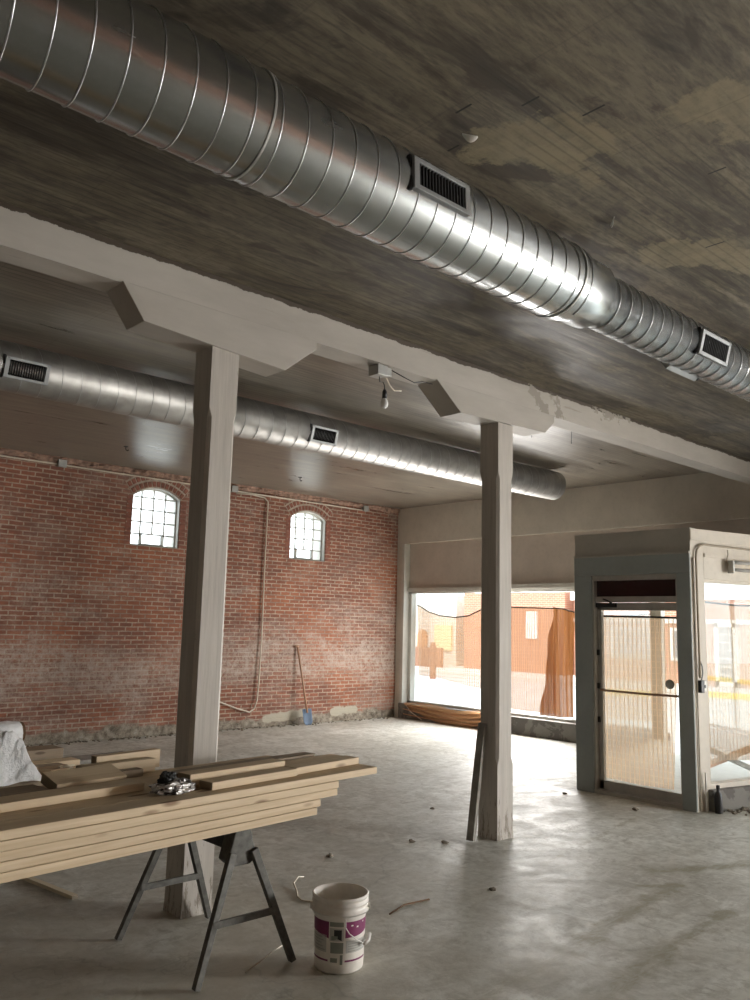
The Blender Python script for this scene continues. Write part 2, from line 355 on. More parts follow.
# ------------------------------------------------------------------ geometry helpers
class MB:
    def __init__(s): s.v = []; s.f = []; s.uv = {}
    def add(s, vs, fs, Mx=None, uvs=None):
        b = len(s.v)
        for p in vs:
            p = Vector(p); s.v.append(Mx @ p if Mx else p)
        for f in fs: s.f.append(tuple(b+i for i in f))
        if uvs:
            for i, q in enumerate(uvs): s.uv[b+i] = q
        return s
    def box(s, x0, x1, y0, y1, z0, z1, Mx=None):
        vs = [(x, y, z) for z in (z0, z1) for y in (y0, y1) for x in (x0, x1)]
        return s.add(vs, [(0, 2, 3, 1), (4, 5, 7, 6), (0, 1, 5, 4), (2, 6, 7, 3), (0, 4, 6, 2), (1, 3, 7, 5)], Mx)
    def prism(s, pts, axis, a0, a1, Mx=None):
        """closed outline in the two other axes (in x,y,z order), pulled from a0 to a1 along axis"""
        def mk(p, a):
            q = list(p); q.insert(axis, a); return tuple(q)
        n = len(pts); vs = [mk(p, a0) for p in pts]+[mk(p, a1) for p in pts]
        fs = [tuple(range(n))[::-1], tuple(range(n, 2*n))]+[(i, (i+1) % n, n+(i+1) % n, n+i) for i in range(n)]
        return s.add(vs, fs, Mx)
    def tube(s, path, r, n=10, caps=True, Mx=None):
        path = [Vector(p) for p in path]; vs = []; fs = []
        up = None
        for i, p in enumerate(path):
            d = (path[min(i+1, len(path)-1)]-path[max(i-1, 0)]).normalized()
            if up is None: up = d.orthogonal().normalized()
            up = (up-d*up.dot(d)); up = up.normalized() if up.length > 1e-6 else d.orthogonal().normalized()
            w = d.cross(up); rr = r[i] if isinstance(r, (list, tuple)) else r
            for k in range(n):
                a = 2*PI*k/n; vs.append(p+(up*math.cos(a)+w*math.sin(a))*rr)
        for i in range(len(path)-1):
            for k in range(n):
                fs.append((i*n+k, i*n+(k+1) % n, (i+1)*n+(k+1) % n, (i+1)*n+k))
        if caps: fs += [tuple(range(n))[::-1], tuple((len(path)-1)*n+k for k in range(n))]
        return s.add(vs, fs, Mx)
    def lathe(s, prof, c=(0, 0, 0), n=40, Mx=None):
        vs = []; fs = []
        for (r, z) in prof:
            for k in range(n):
                a = 2*PI*k/n; vs.append((c[0]+r*math.cos(a), c[1]+r*math.sin(a), c[2]+z))
        for i in range(len(prof)-1):
            for k in range(n): fs.append((i*n+k, i*n+(k+1) % n, (i+1)*n+(k+1) % n, (i+1)*n+k))
        return s.add(vs, fs, Mx)
    def grid(s, fn, nu, nv, uvfn=None, Mx=None):
        vs = []; uvs = []
        for j in range(nv+1):
            for i in range(nu+1):
                vs.append(fn(i/nu, j/nv)); uvs.append(uvfn(i/nu, j/nv) if uvfn else (i/nu, j/nv))
        fs = [(j*(nu+1)+i, j*(nu+1)+i+1, (j+1)*(nu+1)+i+1, (j+1)*(nu+1)+i) for j in range(nv) for i in range(nu)]
        return s.add(vs, fs, Mx, uvs)
    def build(s, name, mat, parent=None, origin=None, smooth=False, bevel=0, fix=True, thick=0):
        og = Vector(parent.location) if parent is not None else Vector(origin or (0, 0, 0))
        if parent is not None and parent.parent is not None: og = og+Vector(parent.parent.location)
        me = bpy.data.meshes.new(name); me.from_pydata([tuple(p-og) for p in s.v], [], s.f); me.update()
        if s.uv:
            ul = me.uv_layers.new(name='UVMap')
            for lp in me.loops: ul.data[lp.index].uv = s.uv.get(lp.vertex_index, (0, 0))
        if fix:
            bm = bmesh.new(); bm.from_mesh(me); bmesh.ops.recalc_face_normals(bm, faces=bm.faces); bm.to_mesh(me); bm.free()
        if smooth:
            for p in me.polygons: p.use_smooth = True
        me.materials.append(MAT[mat] if isinstance(mat, str) else mat)
        ob = bpy.data.objects.new(name, me); COL.objects.link(ob)
        if parent is not None: ob.parent = parent
        else: ob.location = og
        if thick:
            m = ob.modifiers.new('thickness', 'SOLIDIFY'); m.thickness = thick; m.offset = 0
        if bevel:
            m = ob.modifiers.new('bevel', 'BEVEL'); m.width = bevel; m.segments = 2; m.limit_method = 'ANGLE'; m.angle_limit = rad(40)
        return ob

def tag(o, label, cat, group=None):
    o['label'] = label; o['category'] = cat
    if group: o['group'] = group
    return o
def thing(name, loc, label, cat, group=None):
    o = bpy.data.objects.new(name, None); COL.objects.link(o); o.location = loc; o.empty_display_size = .1
    return tag(o, label, cat, group)
def struct(o): o['kind'] = 'structure'; return o
def copy_tree(o, parent=None):
    c = o.copy(); COL.objects.link(c)
    if parent is not None: c.parent = parent
    for ch in [q for q in bpy.data.objects if q.parent == o]: copy_tree(ch, c)
    return c
def frame(origin, deg):
    return Matrix.Translation(Vector(origin)) @ Matrix.Rotation(rad(deg), 4, 'Z')
def fbm(p, k=4): return mnoise.fractal(Vector(p), 1.0, 2.0, k)

# ------------------------------------------------------------------ shell
ZC = 3.878; YB = 11.341; XS = 10.99
struct(MB().box(-6.3, 11.25, -9.3, 11.7, -.25, 0).build('floor', 'floor'))
struct(MB().box(-6.3, 11.45, -9.3, 11.7, ZC, ZC+.35).build('ceiling', 'ceiling'))
struct(MB().box(-6.3, -6.0, -9.3, 11.7, 0, ZC).build('wall_rear', 'dull_wall'))
struct(MB().box(-6, 11.3, -9.3, -9.0, 0, ZC).build('wall_right', 'brick_wall'))

# ---- brick wall with two arched openings
WIN = [(5.54, 6.325, 2.75, 3.50, 3.64), (8.44, 9.215, 2.75, 3.47, 3.605)]
def arc_pts(x0, x1, zs, zt, n=14, off=0):
    w = (x1-x0)/2; h = zt-zs; r = (w*w+h*h)/(2*h); cx = (x0+x1)/2; cz = zt-r; a = math.asin(w/r)
    return [(cx+(r+off)*math.sin(-a+2*a*i/n), cz+(r+off)*math.cos(-a+2*a*i/n)) for i in range(n+1)]
def wall_face(y):
    """wall outline columns: list of (x, z-lower-solid-top, z-upper-solid-bottom)"""
mb = MB()
xs_prev = -6.0
for (x0, x1, zb, zs, zt) in WIN:
    mb.box(xs_prev, x0, YB, YB+.36, -.05, ZC)
    mb.box(x0, x1, YB, YB+.36, -.05, zb)
    ap = arc_pts(x0, x1, zs, zt)
    mb.prism(ap+[(x1, ZC), (x0, ZC)], 1, YB, YB+.36)
    xs_prev = x1
mb.box(xs_prev, 11.3, YB, YB+.36, -.05, ZC)
bw = mb.build('wall_left', 'brick_wall'); struct(bw)
for k, (x0, x1, zb, zs, zt) in enumerate(WIN):
    # arch rings of bricks on edge, two courses deep
    mbm = MB(); pts = arc_pts(x0, x1, zs, zt, 14)
    for ring in range(2):
        pi_ = arc_pts(x0, x1, zs, zt, 13+ring, .004+ring*.108); po = arc_pts(x0, x1, zs, zt, 13+ring, .004+ring*.108+.100)
        n = len(pi_)-1
        for i in range(n):
            A, B, C, D = (Vector((*pi_[i], 0)), Vector((*pi_[i+1], 0)), Vector((*po[i+1], 0)), Vector((*po[i], 0)))
            c_ = (A+B+C+D)/4; q = [c_+(P-c_)*.77 for P in (A, B, C, D)]
            mbm.prism([(p.x, p.y) for p in q], 1, YB-.012, YB+.01)
    for sx_ in (-1, 1):                               # brick edges lining the jambs
        xe = x0 if sx_ < 0 else x1
        for j in range(11):
            z0 = zb-.0+j*.0667
            if z0+.06 < zs+.03: mbm.box(min(xe, xe+sx_*.10), max(xe, xe+sx_*.10), YB-.006, YB+.01, z0+.010, z0+.058)
    tr = mbm.build('trim_%d' % (k+1), 'arch_brick', None, bevel=.004); struct(tr)
    mb2 = MB(); po = arc_pts(x0, x1, zs, zt, 14, .225); pin = arc_pts(x0, x1, zs, zt, 14, .0)
    for i in range(14): mb2.prism([pin[i], pin[i+1], po[i+1], po[i]], 1, YB-.004, YB+.004)
    mb2.build('mortar_bed', 'mortar', tr)
    # the sash
    yf = YB+.10
    fr = MB(); cx = (x0+x1)/2; t_ = .028
    fr.box(x0, x0+t_, yf, yf+.05, zb, zs+.02); fr.box(x1-t_, x1, yf, yf+.05, zb, zs+.02); fr.box(x0, x1, yf, yf+.05, zb, zb+t_)
    pa = arc_pts(x0, x1, zs, zt, 14, 0); pb = arc_pts(x0, x1, zs, zt, 14, -t_)
    for i in range(14): fr.prism([pb[i], pb[i+1], pa[i+1], pa[i]], 1, yf, yf+.05)
    win = struct(fr.build('window_%d' % (k+1), 'white_trim'))
    mu = MB(); W_ = x1-x0
    def ztop(x):
        h = zt-zs; hw = W_/2; r = (hw*hw+h*h)/(2*h); return zt-r+math.sqrt(max(0, r*r-(x-cx)**2))
    for i in range(1, 4):
        x = x0+W_*i/4; lo = zb if i != 2 else zb+.19
        mu.box(x-.009, x+.009, yf+.01, yf+.035, lo, ztop(x))
    for j in range(1, 5):
        z = zb+j*.185; 
        if j == 1: mu.box(x0, x0+W_*.25, yf+.01, yf+.035, z-.009, z+.009); mu.box(x0+W_*.72, x1, yf+.01, yf+.035, z-.009, z+.009)
        else: mu.box(x0, x1, yf+.01, yf+.035, z-.009, z+.009)
    mu.build('muntin', 'white_trim', win)
    hp = MB(); hx0, hx1, hz0, hz1 = x0+W_*.25, x0+W_*.70, zb+.03, zb+.19
    for (a, b, c_, d) in ((hx0, hx1, hz1-.012, hz1+.006), (hx0, hx1, hz0-.01, hz0+.01), (hx0, hx0+.014, hz0, hz1), (hx1-.014, hx1, hz0, hz1)): hp.box(a, b, yf-.03, yf+.02, c_, d)
    hp.build('vent_sash', 'label_pale', win)
    gp = arc_pts(x0, x1, zs, zt, 14, -.004)
    MB().prism(gp+[(x1-.004, zb+.004), (x0+.004, zb+.004)], 1, yf+.02, yf+.024).build('pane', 'pane_glass', win)
    # painted reveal
    rv = MB(); rv.box(x0, x0+.008, YB+.02, YB+.37, zb, zs); rv.box(x1-.008, x1, YB+.02, YB+.37, zb, zs); rv.box(x0, x1, YB+.02, yf, zb, zb+.01)
    ra, rb = arc_pts(x0, x1, zs, zt, 14, 0), arc_pts(x0, x1, zs, zt, 14, -.008)
    for i in range(14): rv.prism([rb[i], rb[i+1], ra[i+1], ra[i]], 1, YB+.02, YB+.37)
    rv.build('reveal', 'white_trim', win)

# crumbly mortar cornice along the top of the brick
def crumble(u, v):
    x = 1.0+u*9.98; a = v*PI*.5
    n1 = fbm((x*3, v*2, 1))*.03+fbm((x*14, v*5, 4))*.016
    return (x, YB-.005-(.045+n1)*math.sin(a), ZC-.085-.04*fbm((x*2.2, 0, 9))+(.085+.04*fbm((x*2.2, 0, 9)))*(1-math.cos(a)) if False else ZC-(.085+.035*fbm((x*2.2, 0, 9)))*math.cos(a)-.001)
struct(MB().grid(crumble, 420, 6).build('trim_3', 'crumbled_edge'))

# ---- street front: upper wall, recessed panel, piers, curb
mb = MB(); mb.box(XS, XS+.36, -9.3, YB, 3.205, ZC); mb.box(XS, XS+.36, 11.2, YB, -.05, 3.205)
struct(mb.build('wall_front', 'plaster'))
mb = MB(); mb.box(XS+.13, XS+.36, 6.06, 11.2, 2.36, 3.205); mb.box(XS+.13, XS+.36, -9.3, 3.16, 2.36, 3.205); mb.box(XS+.1, XS+.36, 3.16, 6.06, 2.9, 3.205)
struct(mb.build('trim_4', 'panel'))
mb = MB(); mb.box(XS+.08, XS+.30, 6.06, 11.16, 2.30, 2.37); mb.box(XS+.05, XS+.13, 6.06, 9.15, 2.33, 2.40)
struct(mb.build('trim_5', 'white_trim'))
struct(MB().box(XS-.05, XS+.36, 6.06, 11.2, -.05, .27).build('trim_6', 'curb', bevel=.012))
struct(MB().box(XS-.02, XS+.36, -9.3, 3.16, -.05, .27).build('trim_7', 'curb', bevel=.012))

def display_window(name, y0, y1, bars, xg=XS+.225):
    mb = MB()
    for y in (y0, y1-.07): mb.box(xg-.11, xg+.01, y, y+.07, .27, 2.31)
    mb.box(xg-.11, xg+.01, y0, y1, .27, .31); mb.box(xg-.11, xg+.01, y0, y1, 2.27, 2.31)
    for y in bars: mb.box(xg-.05, xg+.01, y-.014, y+.014, .3, 2.3)
    w = struct(mb.build(name, 'white_trim'))
    MB().box(xg-.004, xg+.004, y0+.05, y1-.05, .3, 2.29).build('pane', 'pane_glass', w)
display_window('window_3', 6.06, 11.125, [7.50])
display_window('window_4', -9.0, 3.16, [.4, -2.3, -5.4])
struct(MB().box(XS-.02, XS+.3, 11.13, 11.2, .27, 3.2).build('trim_8', 'white_trim'))

# ---- vestibule: door front, splayed side walls, flat roof
XD = 7.862; YL, YR = 5.28, 3.94
mb = MB(); mb.box(XD, XD+.14, YR, YR+.02, 0, 2.26)
mb = MB()
mb.box(XD-.02, XD+.13, 5.065, YL, 0, 2.27); mb.box(XD-.02, XD+.13, YR, 4.085, 0, 2.27)
mb.box(XD-.022, XD+.13, YR, YL, 2.27, 2.47)
struct(mb.build('trim_9', 'booth_paint', bevel=.006))
mb = MB(); mb.box(XD, XD+.13, YR, YL, 2.47, 2.726); mb.box(XD-.03, XD, YR-.0, YL, 2.465, 2.49); struct(mb.build('trim_10', 'booth_head', bevel=.004))
mb = MB(); mb.prism([(XD+.03, YR+.03), (XD+.03, YL-.01), (XS+.1, 6.06), (XS+.1, 3.16)], 2, 2.63, 2.722)
struct(mb.build('trim_11', 'booth_head'))
SM = frame((XD, YR, 0), -14.0)          # right side wall: local x runs to the street, local -y faces the room
sw = MB(); Ls = 3.2
sw.box(.0, .19, 0, .14, 0, 2.70, SM); sw.box(.19, Ls, 0, .14, 2.22, 2.70, SM); sw.box(3.0, Ls, 0, .14, 0, 2.22, SM); sw.box(.19, 3.0, .02, .14, 0, .2, SM)
sw.box(.0, Ls, -.012, 0, 2.60, 2.715, SM); sw.box(.19, Ls, -.016, 0, 2.44, 2.475, SM)
struct(sw.build('wall_booth', 'booth_side', bevel=.003))
sc = MB(); sc.box(.15, Ls, -.06, .02, -.02, .2, SM); struct(sc.build('trim_12', 'curb', bevel=.012))
wf = MB(); wf.box(.19, 3.0, .0, .12, .2, .245, SM); wf.box(.19, 3.0, .03, .10, 2.19, 2.22, SM); wf.box(.19, .225, .03, .1, .24, 2.2, SM); wf.box(2.97, 3.0, .03, .1, .24, 2.2, SM)
w5 = struct(wf.build('window_5', 'booth_side')); MB().box(.21, 2.98, .06, .066, .23, 2.2, SM).build('pane', 'pane_glass', w5)
LM = frame((XD, YL, 0), 14.0)           # left side wall
sw = MB(); sw.box(.1, .22, -.14, 0, 0, 2.70, LM); sw.box(.22, Ls, -.14, 0, 2.22, 2.70, LM); sw.box(3.0, Ls, -.14, 0, 0, 2.22, LM); sw.box(.1, Ls, -.16, .03, -.02, .2, LM)
struct(sw.build('wall_entry', 'booth_side'))
w7 = MB(); w7.box(.22, 3.0, -.1, -.03, .2, .24, LM); w7.box(.22, 3.0, -.1, -.03, 2.19, 2.22, LM); w7 = struct(w7.build('window_7', 'booth_side'))
MB().box(.22, 3.0, -.068, -.062, .23, 2.2, LM).build('pane', 'pane_glass', w7)

# door leaf, jambs and transom
dj = MB(); dj.box(XD+.0, XD+.13, 5.045, 5.066, 0, 2.27); dj.box(XD+.0, XD+.13, 4.085, 4.105, 0, 2.27); dj.box(XD, XD+.13, 4.085, 5.066, 2.215, 2.27); dj.box(XD+.03, XD+.13, 4.1, 5.05, 1.985, 2.045); dj.box(XD-.01, XD+.13, 4.085, 5.066, 0, .035)
dr = struct(dj.build('door_1', 'alu', bevel=.003))
xl = XD+.06
lf = MB(); lf.box(xl, xl+.045, 4.992, 5.043, .04, 1.98); lf.box(xl, xl+.045, 4.108, 4.135, .04, 1.98); lf.box(xl, xl+.045, 4.108, 5.043, .04, .13); lf.box(xl, xl+.045, 4.108, 5.043, 1.90, 1.98)
leaf = lf.build('door_leaf', 'alu', dr, bevel=.003)
MB().box(xl+.02, xl+.026, 4.13, 5.0, .12, 1.91).build('pane', 'pane_glass', leaf)
MB().tube([(xl-.03, 5.0, 1.06), (xl-.035, 4.56, 1.055), (xl-.03, 4.12, 1.06)], .012, 10).build('push_bar', 'handle_wood', leaf)
MB().lathe([(0.0001, -.01), (.045, -.01), (.048, 0), (.04, .014), (.0001, .016)], n=20, Mx=Matrix.Translation((xl-.02, 4.215, 1.17)) @ Matrix.Rotation(-PI/2, 4, 'Y')).build('lock_disc', 'label_pale', leaf, smooth=True)
hg = MB()
for z in (.75, 1.1, 1.45): hg.box(xl-.02, xl+.01, 5.02, 5.045, z-.03, z+.03)
hg.build('hinge', 'dark_steel', leaf)
cl = MB(); cl.box(xl-.05, xl-.005, 4.80, 5.03, 1.93, 1.975); cl.tube([(xl-.03, 4.84, 1.97), (xl-.06, 4.88, 2.0), (xl-.02, 4.96, 2.02)], .009, 8)
cl.build('door_closer', 'dark_steel', dr, bevel=.006)
MB().box(XD+.06, XD+.075, 4.1, 5.05, 2.045, 2.215).build('transom_pane', 'transom_film', dr)

# ------------------------------------------------------------------ beam and posts
def zb_(x): return 3.64
mb = MB()
ys = (4.431, 4.645)
N = 60; vs = []
for i in range(N+1):
    x = -6+i*(17.0/N); z0 = 3.640+.006*fbm((x*1.2, 3, 0))
    vs += [(x, ys[0]+.003*fbm((x, 1, 1)), z0), (x, ys[1], z0), (x, ys[1], ZC), (x, ys[0], ZC)]
fs = []
for i in range(N):
    a = i*4; b = a+4
    for k in range(4): fs.append((a+k, a+(k+1) % 4, b+(k+1) % 4, b+k))
fs += [(0, 1, 2, 3), (N*4+3, N*4+2, N*4+1, N*4)]
mb.add(vs, fs)
bmn = mb.build('ceiling_beam', 'beam_paint', origin=(-6, 4.53, 3.64))
# keep material coordinates in room space
bmn.location = (0, 0, 0); bmn.data.transform(Matrix.Translation((-6, 4.53, 3.64)))
tag(bmn, 'long whitewashed timber beam running under the ceiling across the room', 'beam')

def post(x, label, bl, s=.2, y0=4.431):
    cx, cy = x+s/2, y0+s/2
    t = thing('timber_post', (cx, cy, 0), label, 'post', 'timber posts under the beam')
    mb = MB(); ch = .022; h = s/2
    def ring(k):
        c_ = k*ch+.0005
        return [(h-c_, h), (h, h-c_), (h, -h+c_), (h-c_, -h), (-h+c_, -h), (-h, -h+c_), (-h, h-c_), (-h+c_, h)]
    levels = [(0, 0, 1.03), (.06, 0, 1.0), (.58, 0, 1), (.64, 1, 1), (2.95, 1, 1), (3.02, 0, 1), (3.44, 0, 1)]
    n = 8; vs = []
    for (z, k, sc_) in levels:
        for (a, b) in ring(k): vs.append((cx+a*sc_, cy+b*sc_, z))
    fs = [tuple(range(8))[::-1], tuple((len(levels)-1)*8+i for i in range(8))]
    for i in range(len(levels)-1):
        for k in range(8): fs.append((i*8+k, i*8+(k+1) % 8, (i+1)*8+(k+1) % 8, (i+1)*8+k))
    mb.add(vs, fs); mb.build('shaft', 'post_paint', t)
    b = MB(); x0, x1, xa, xb, za, zb2 = bl
    b.prism([(x0, 3.645), (xa, za), (xb, zb2), (x1, 3.585), (x1, 3.645)], 1, y0-.014, y0+s+.014)
    b.build('bolster', 'beam_paint', t, bevel=.004)
    return t
post(2.63, 'thick whitewashed timber post behind the stack of boards', (2.0, 3.45, 2.15, 3.19, 3.44, 3.375))
post(5.47, 'whitewashed timber post with a plank leaning on it, mid room', (4.68, 6.27, 4.97, 6.13, 3.425, 3.46))

# ------------------------------------------------------------------ ducts
def duct(name, label, segs, y, z, seam_pitch, straps, skin='galvanised', sr=.0035):
    t = thing(name, (segs[0][0], y, z), label, 'duct', 'spiral ducts under the ceiling')
    mb = MB(); path = []; rs = []
    for (x0, x1, r) in segs: path += [(x0, y, z), (x1, y, z)]; rs += [r, r]
    n = 64; vs = []; fs = []
    for (p, r) in zip(path, rs):
        for k in range(n): a = 2*PI*k/n; vs.append((p[0], p[1]+r*math.cos(a), p[2]+r*math.sin(a)))
    for i in range(len(path)-1):
        for k in range(n): fs.append((i*n+k, i*n+(k+1) % n, (i+1)*n+(k+1) % n, (i+1)*n+k))
    fs += [tuple(range(n))[::-1], tuple((len(path)-1)*n+k for k in range(n))]
    body = mb.add(vs, fs).build('duct_body', skin, t, smooth=True)
    for f in body.data.polygons:
        if len(f.vertices) > 4: f.use_smooth = False
    sm = MB()
    for (x0, x1, r) in segs:
        if x1-x0 < .4: continue
        L = x1-x0; turns = L/seam_pitch; m = int(turns*40)
        sm.tube([(x0+L*i/m, y+(r+.001)*math.cos(2*PI*turns*i/m), z+(r+.001)*math.sin(2*PI*turns*i/m)) for i in range(m+1)], sr, 5)
    sm.build('spiral_seam', 'seam_metal', t, smooth=True)
    for xs in straps:
        r = [s_[2] for s_ in segs if s_[0] <= xs <= s_[1]][0]
        st = MB(); m = 48
        for i in range(m):
            a, b = 2*PI*i/m, 2*PI*(i+1)/m
            q = [(y+(r+d)*math.cos(w_), z+(r+d)*math.sin(w_)) for (d, w_) in ((.001, a), (.001, b), (.006, b), (.006, a))]
            st.prism(q, 0, xs-.005, xs+.005)
        st.box(xs-.01, xs+.01, y-.003, y+.003, z+r, ZC+.002)
        st.build('hanger_strap', 'galv_box', t)
    return t
def register(t, x, y, z, r, ang, w, h, n=15):
    """air register on the duct side; ang = direction round the duct axis, 180 faces the room (-y)"""
    a = rad(ang); nx = Vector((0, math.cos(a), math.sin(a))); tv = Vector((0, -math.sin(a), math.cos(a)))
    if tv.z < 0: tv = -tv
    c = Vector((x, y, z))+nx*(r-.012)
    Mx = Matrix((Vector((1, 0, 0)), tv, nx)).transposed().to_4x4(); Mx.translation = c
    if Mx.to_3x3().determinant() < 0: Mx = Mx @ Matrix.Scale(-1, 4, (1, 0, 0))
    f = MB(); b = .024; d0, d1 = -.03, .026
    f.box(-w/2-b, w/2+b, -h/2-b, -h/2, d0, d1, Mx); f.box(-w/2-b, w/2+b, h/2, h/2+b, d0, d1, Mx)
    f.box(-w/2-b*1.4, -w/2, -h/2-b, h/2+b, d0, d1, Mx); f.box(w/2, w/2+b*1.4, -h/2-b, h/2+b, d0, d1, Mx)
    fr = f.build('register', 'register_frame', t, bevel=.003)
    bk = MB(); bk.box(-w/2, w/2, -h/2, h/2, -.01, .006, Mx); 
    for i in range(n):
        xx = -w/2+(i+.5)*w/n; bk.box(xx-.0035, xx+.0035, -h/2, h/2, .005, .02, Mx)
    bk.build('louvers', 'black_slat', fr)
    g = MB(); g.box(-w/2-b*1.4-.012, -w/2-b*1.4, -h/2-b*1.3, h/2+b*1.3, d0, d1-.015, Mx); g.build('gasket', 'black_plastic', fr)
d1 = duct('spiral_duct', 'large shiny spiral duct nearest the camera, stepping down to a narrower run', [(-5.9, 3.78, .2125), (3.86, 4.02, .195), (4.06, 10.9, .1635)], 2.6, 3.633, .123, [1.63, 3.70, 6.9])
register(d1, 2.54, 2.6, 3.633, .2125, 177, .30, .105)
register(d1, 5.30, 2.6, 3.633, .1635, 194, .34, .115)
register(d1, 5.32, 2.6, 3.633, .1635, 325, .34, .125)
d2 = duct('spiral_duct', 'grey spiral duct beyond the beam, nearer the brick wall, with a capped end', [(-5.9, 9.50, .197)], 6.706, 3.651, .16, [4.0, 8.2], 'dull_galvanised', .002)
register(d2, 2.22, 6.706, 3.651, .197, 196, .28, .12)
register(d2, 5.23, 6.706, 3.651, .197, 196, .28, .12)

# ------------------------------------------------------------------ bulb, box, cables on the beam
t = thing('pendant_bulb', (4.19, 4.52, 3.64), 'bare bulb hanging by a wire from a box under the beam', 'light bulb')
bx = MB(); bx.box(4.07, 4.17, 4.45, 4.56, 3.56, 3.64); bx.box(4.175, 4.23, 4.47, 4.53, 3.575, 3.64); bx.build('junction_box', 'galv_box', t, bevel=.004)
MB().tube([(4.13, 4.5, 3.56), (4.135, 4.5, 3.52), (4.17, 4.5, 3.525), (4.185, 4.5, 3.50), (4.19, 4.5, 3.46)], .0035, 6).build('cord', 'black_plastic', t)
MB().lathe([(.001, .07), (.012, .068), (.018, .05), (.02, .0), (.001, .0)], (4.188, 4.5, 3.40), 16).build('socket', 'black_plastic', t, smooth=True)
MB().lathe([(.013, .045), (.014, .03), (.026, .01), (.031, -.012), (.026, -.034), (.012, -.045), (.0005, -.047)], (4.188, 4.5, 3.368), 20).build('bulb', 'tube_glass', t, smooth=True)
c1 = MB().tube([(4.20, 4.55, 3.63), (4.30, 4.60, 3.60), (4.37, 4.64, 3.57), (4.44, 4.66, 3.545), (4.52, 4.66, 3.56)], .006, 6).build('cable', 'beige_pipe', origin=(4.2, 4.55, 3.63), smooth=True)
tag(c1, 'short white cable sagging from the box beside the bulb', 'cable')
c2 = MB().tube([(4.24, 4.49, 3.635), (4.36, 4.47, 3.60), (4.46, 4.455, 3.575), (4.55, 4.45, 3.60), (4.67, 4.46, 3.61)], .004, 6).build('cable', 'black_plastic', origin=(4.2, 4.5, 3.63), smooth=True)
tag(c2, 'thin dark wire looping from the bulb box to the farther bolster', 'cable')
for k, (x, y, zz, lb) in enumerate(((6.25, 4.66, .17, 'thin bare wire dangling below the beam right beside the second bolster'), (6.9, 4.66, .12, 'thin bare wire dangling below the beam farther right of the second bolster'))):
    tag(MB().tube([(x, y, 3.66), (x+.004, y+.002, 3.6), (x-.003, y, 3.64-zz)], .0025, 5).build('dangling_wire', 'dark_steel', origin=(x, y, 3.66)), lb, 'wire')

# ------------------------------------------------------------------ conduit and cable on the brick wall
t = thing('conduit_run', (3.4, 11.3, 3.8), 'thin pale conduit with boxes running along the top of the brick wall', 'conduit')
MB().tube([(1.2, 11.315, 3.77), (3.6, 11.315, 3.775), (7.2, 11.315, 3.765), (10.1, 11.315, 3.755)], .012, 8).build('pipe', 'beige_pipe', t, smooth=True)
for x in (4.43, 7.25, 10.1): MB().box(x-.06, x+.06, 11.27, 11.338, 3.74, 3.84).build('junction_box', 'galv_box', t, bevel=.005)
cb = MB().tube([(7.3, 11.31, 3.73), (7.6, 11.31, 3.745), (7.86, 11.31, 3.72), (7.93, 11.31, 3.66), (7.915, 11.31, 2.69), (7.92, 11.31, 1.387), (7.895, 11.30, .7), (7.875, 11.30, .43), (7.82, 11.29, .30), (7.73, 11.29, .255), (7.5, 11.3, .32), (7.22, 11.31, .42), (6.95, 11.31, .5)], .0125, 8).build('wall_cable', 'beige_pipe', origin=(7.9, 11.31, .3), smooth=True)
tag(cb, 'pale cable dropping down the brick wall and curling up near the floor', 'cable')

# shovel leaning on the brick
t = thing('shovel', (8.8, 11.2, 0), 'long wooden-handled shovel with blue blade leaning on the brick wall', 'shovel')
p0, p1 = Vector((8.80, 11.16, .20)), Vector((8.66, 11.315, 1.28))
MB().tube([p0, p0.lerp(p1, .5)+Vector((.004, 0, 0)), p1], [.017, .016, .015], 10).build('handle', 'handle_wood', t, smooth=True)
MB().tube([p1+Vector((-.06, 0, .004)), p1+Vector((.03, 0, .01))], .014, 8).build('grip', 'handle_wood', t, smooth=True)
def blade(u, v):
    w = .095*(1 if v < .75 else (1-((v-.75)/.25)**2*.45)); x = (u-.5)*2*w
    return (8.812+x, 11.13+.02*(1-(2*u-1)**2)+.06*(1-v), .26-v*.255)
bl = MB().grid(blade, 10, 10).build('blade', 'blue_steel', t, smooth=True, thick=.004)

# outlet, conduit, fluorescent fixture, bottle at the vestibule
t = thing('wall_conduit', tuple(SM @ Vector((.05, -.02, 0))), 'thin brown conduit climbing the vestibule corner and bending along its side wall', 'conduit')
pp = [SM @ Vector(q) for q in ((.06, -.022, 1.25), (.058, -.022, 1.8), (.055, -.022, 2.43), (.07, -.022, 2.50), (.11, -.022, 2.545), (.17, -.022, 2.562), (1.0, -.024, 2.55), (2.9, -.024, 2.53))]
MB().tube(pp, .011, 8).build('pipe', 'brass_pipe', t, smooth=True)
MB().tube([SM @ Vector(q) for q in ((.03, -.012, .02), (.03, -.012, 1.2), (.028, -.012, 2.42))], .007, 6).build('thin_pipe', 'beige_pipe', t, smooth=True)
t = thing('wall_outlet', tuple(SM @ Vector((.12, -.01, 1.17))), 'black switch box with round white outlet plate on the vestibule corner', 'outlet')
MB().box(.045, .095, -.045, -.0, 1.11, 1.23, SM).build('switch_box', 'black_plastic', t, bevel=.006)
MB().box(.10, .155, -.02, 0, 1.115, 1.225, SM).build('face_plate', 'white_plastic', t, bevel=.012)
MB().box(.12, .135, -.025, -.019, 1.155, 1.185, SM).build('socket', 'dark_steel', t)
MB().tube([SM @ Vector(q) for q in ((.07, -.03, 1.23), (.09, -.03, 1.30), (.085, -.03, 1.36), (.062, -.024, 1.42))], .006, 6).build('cord', 'black_plastic', t)
t = thing('strip_light', tuple(SM @ Vector((.55, -.08, 2.36))), 'two-tube strip light fixture, unlit, on the vestibule side wall', 'light fixture')
MB().box(.53, 1.75, -.05, -.016, 2.32, 2.40, SM).build('housing', 'beige_pipe', t, bevel=.006)
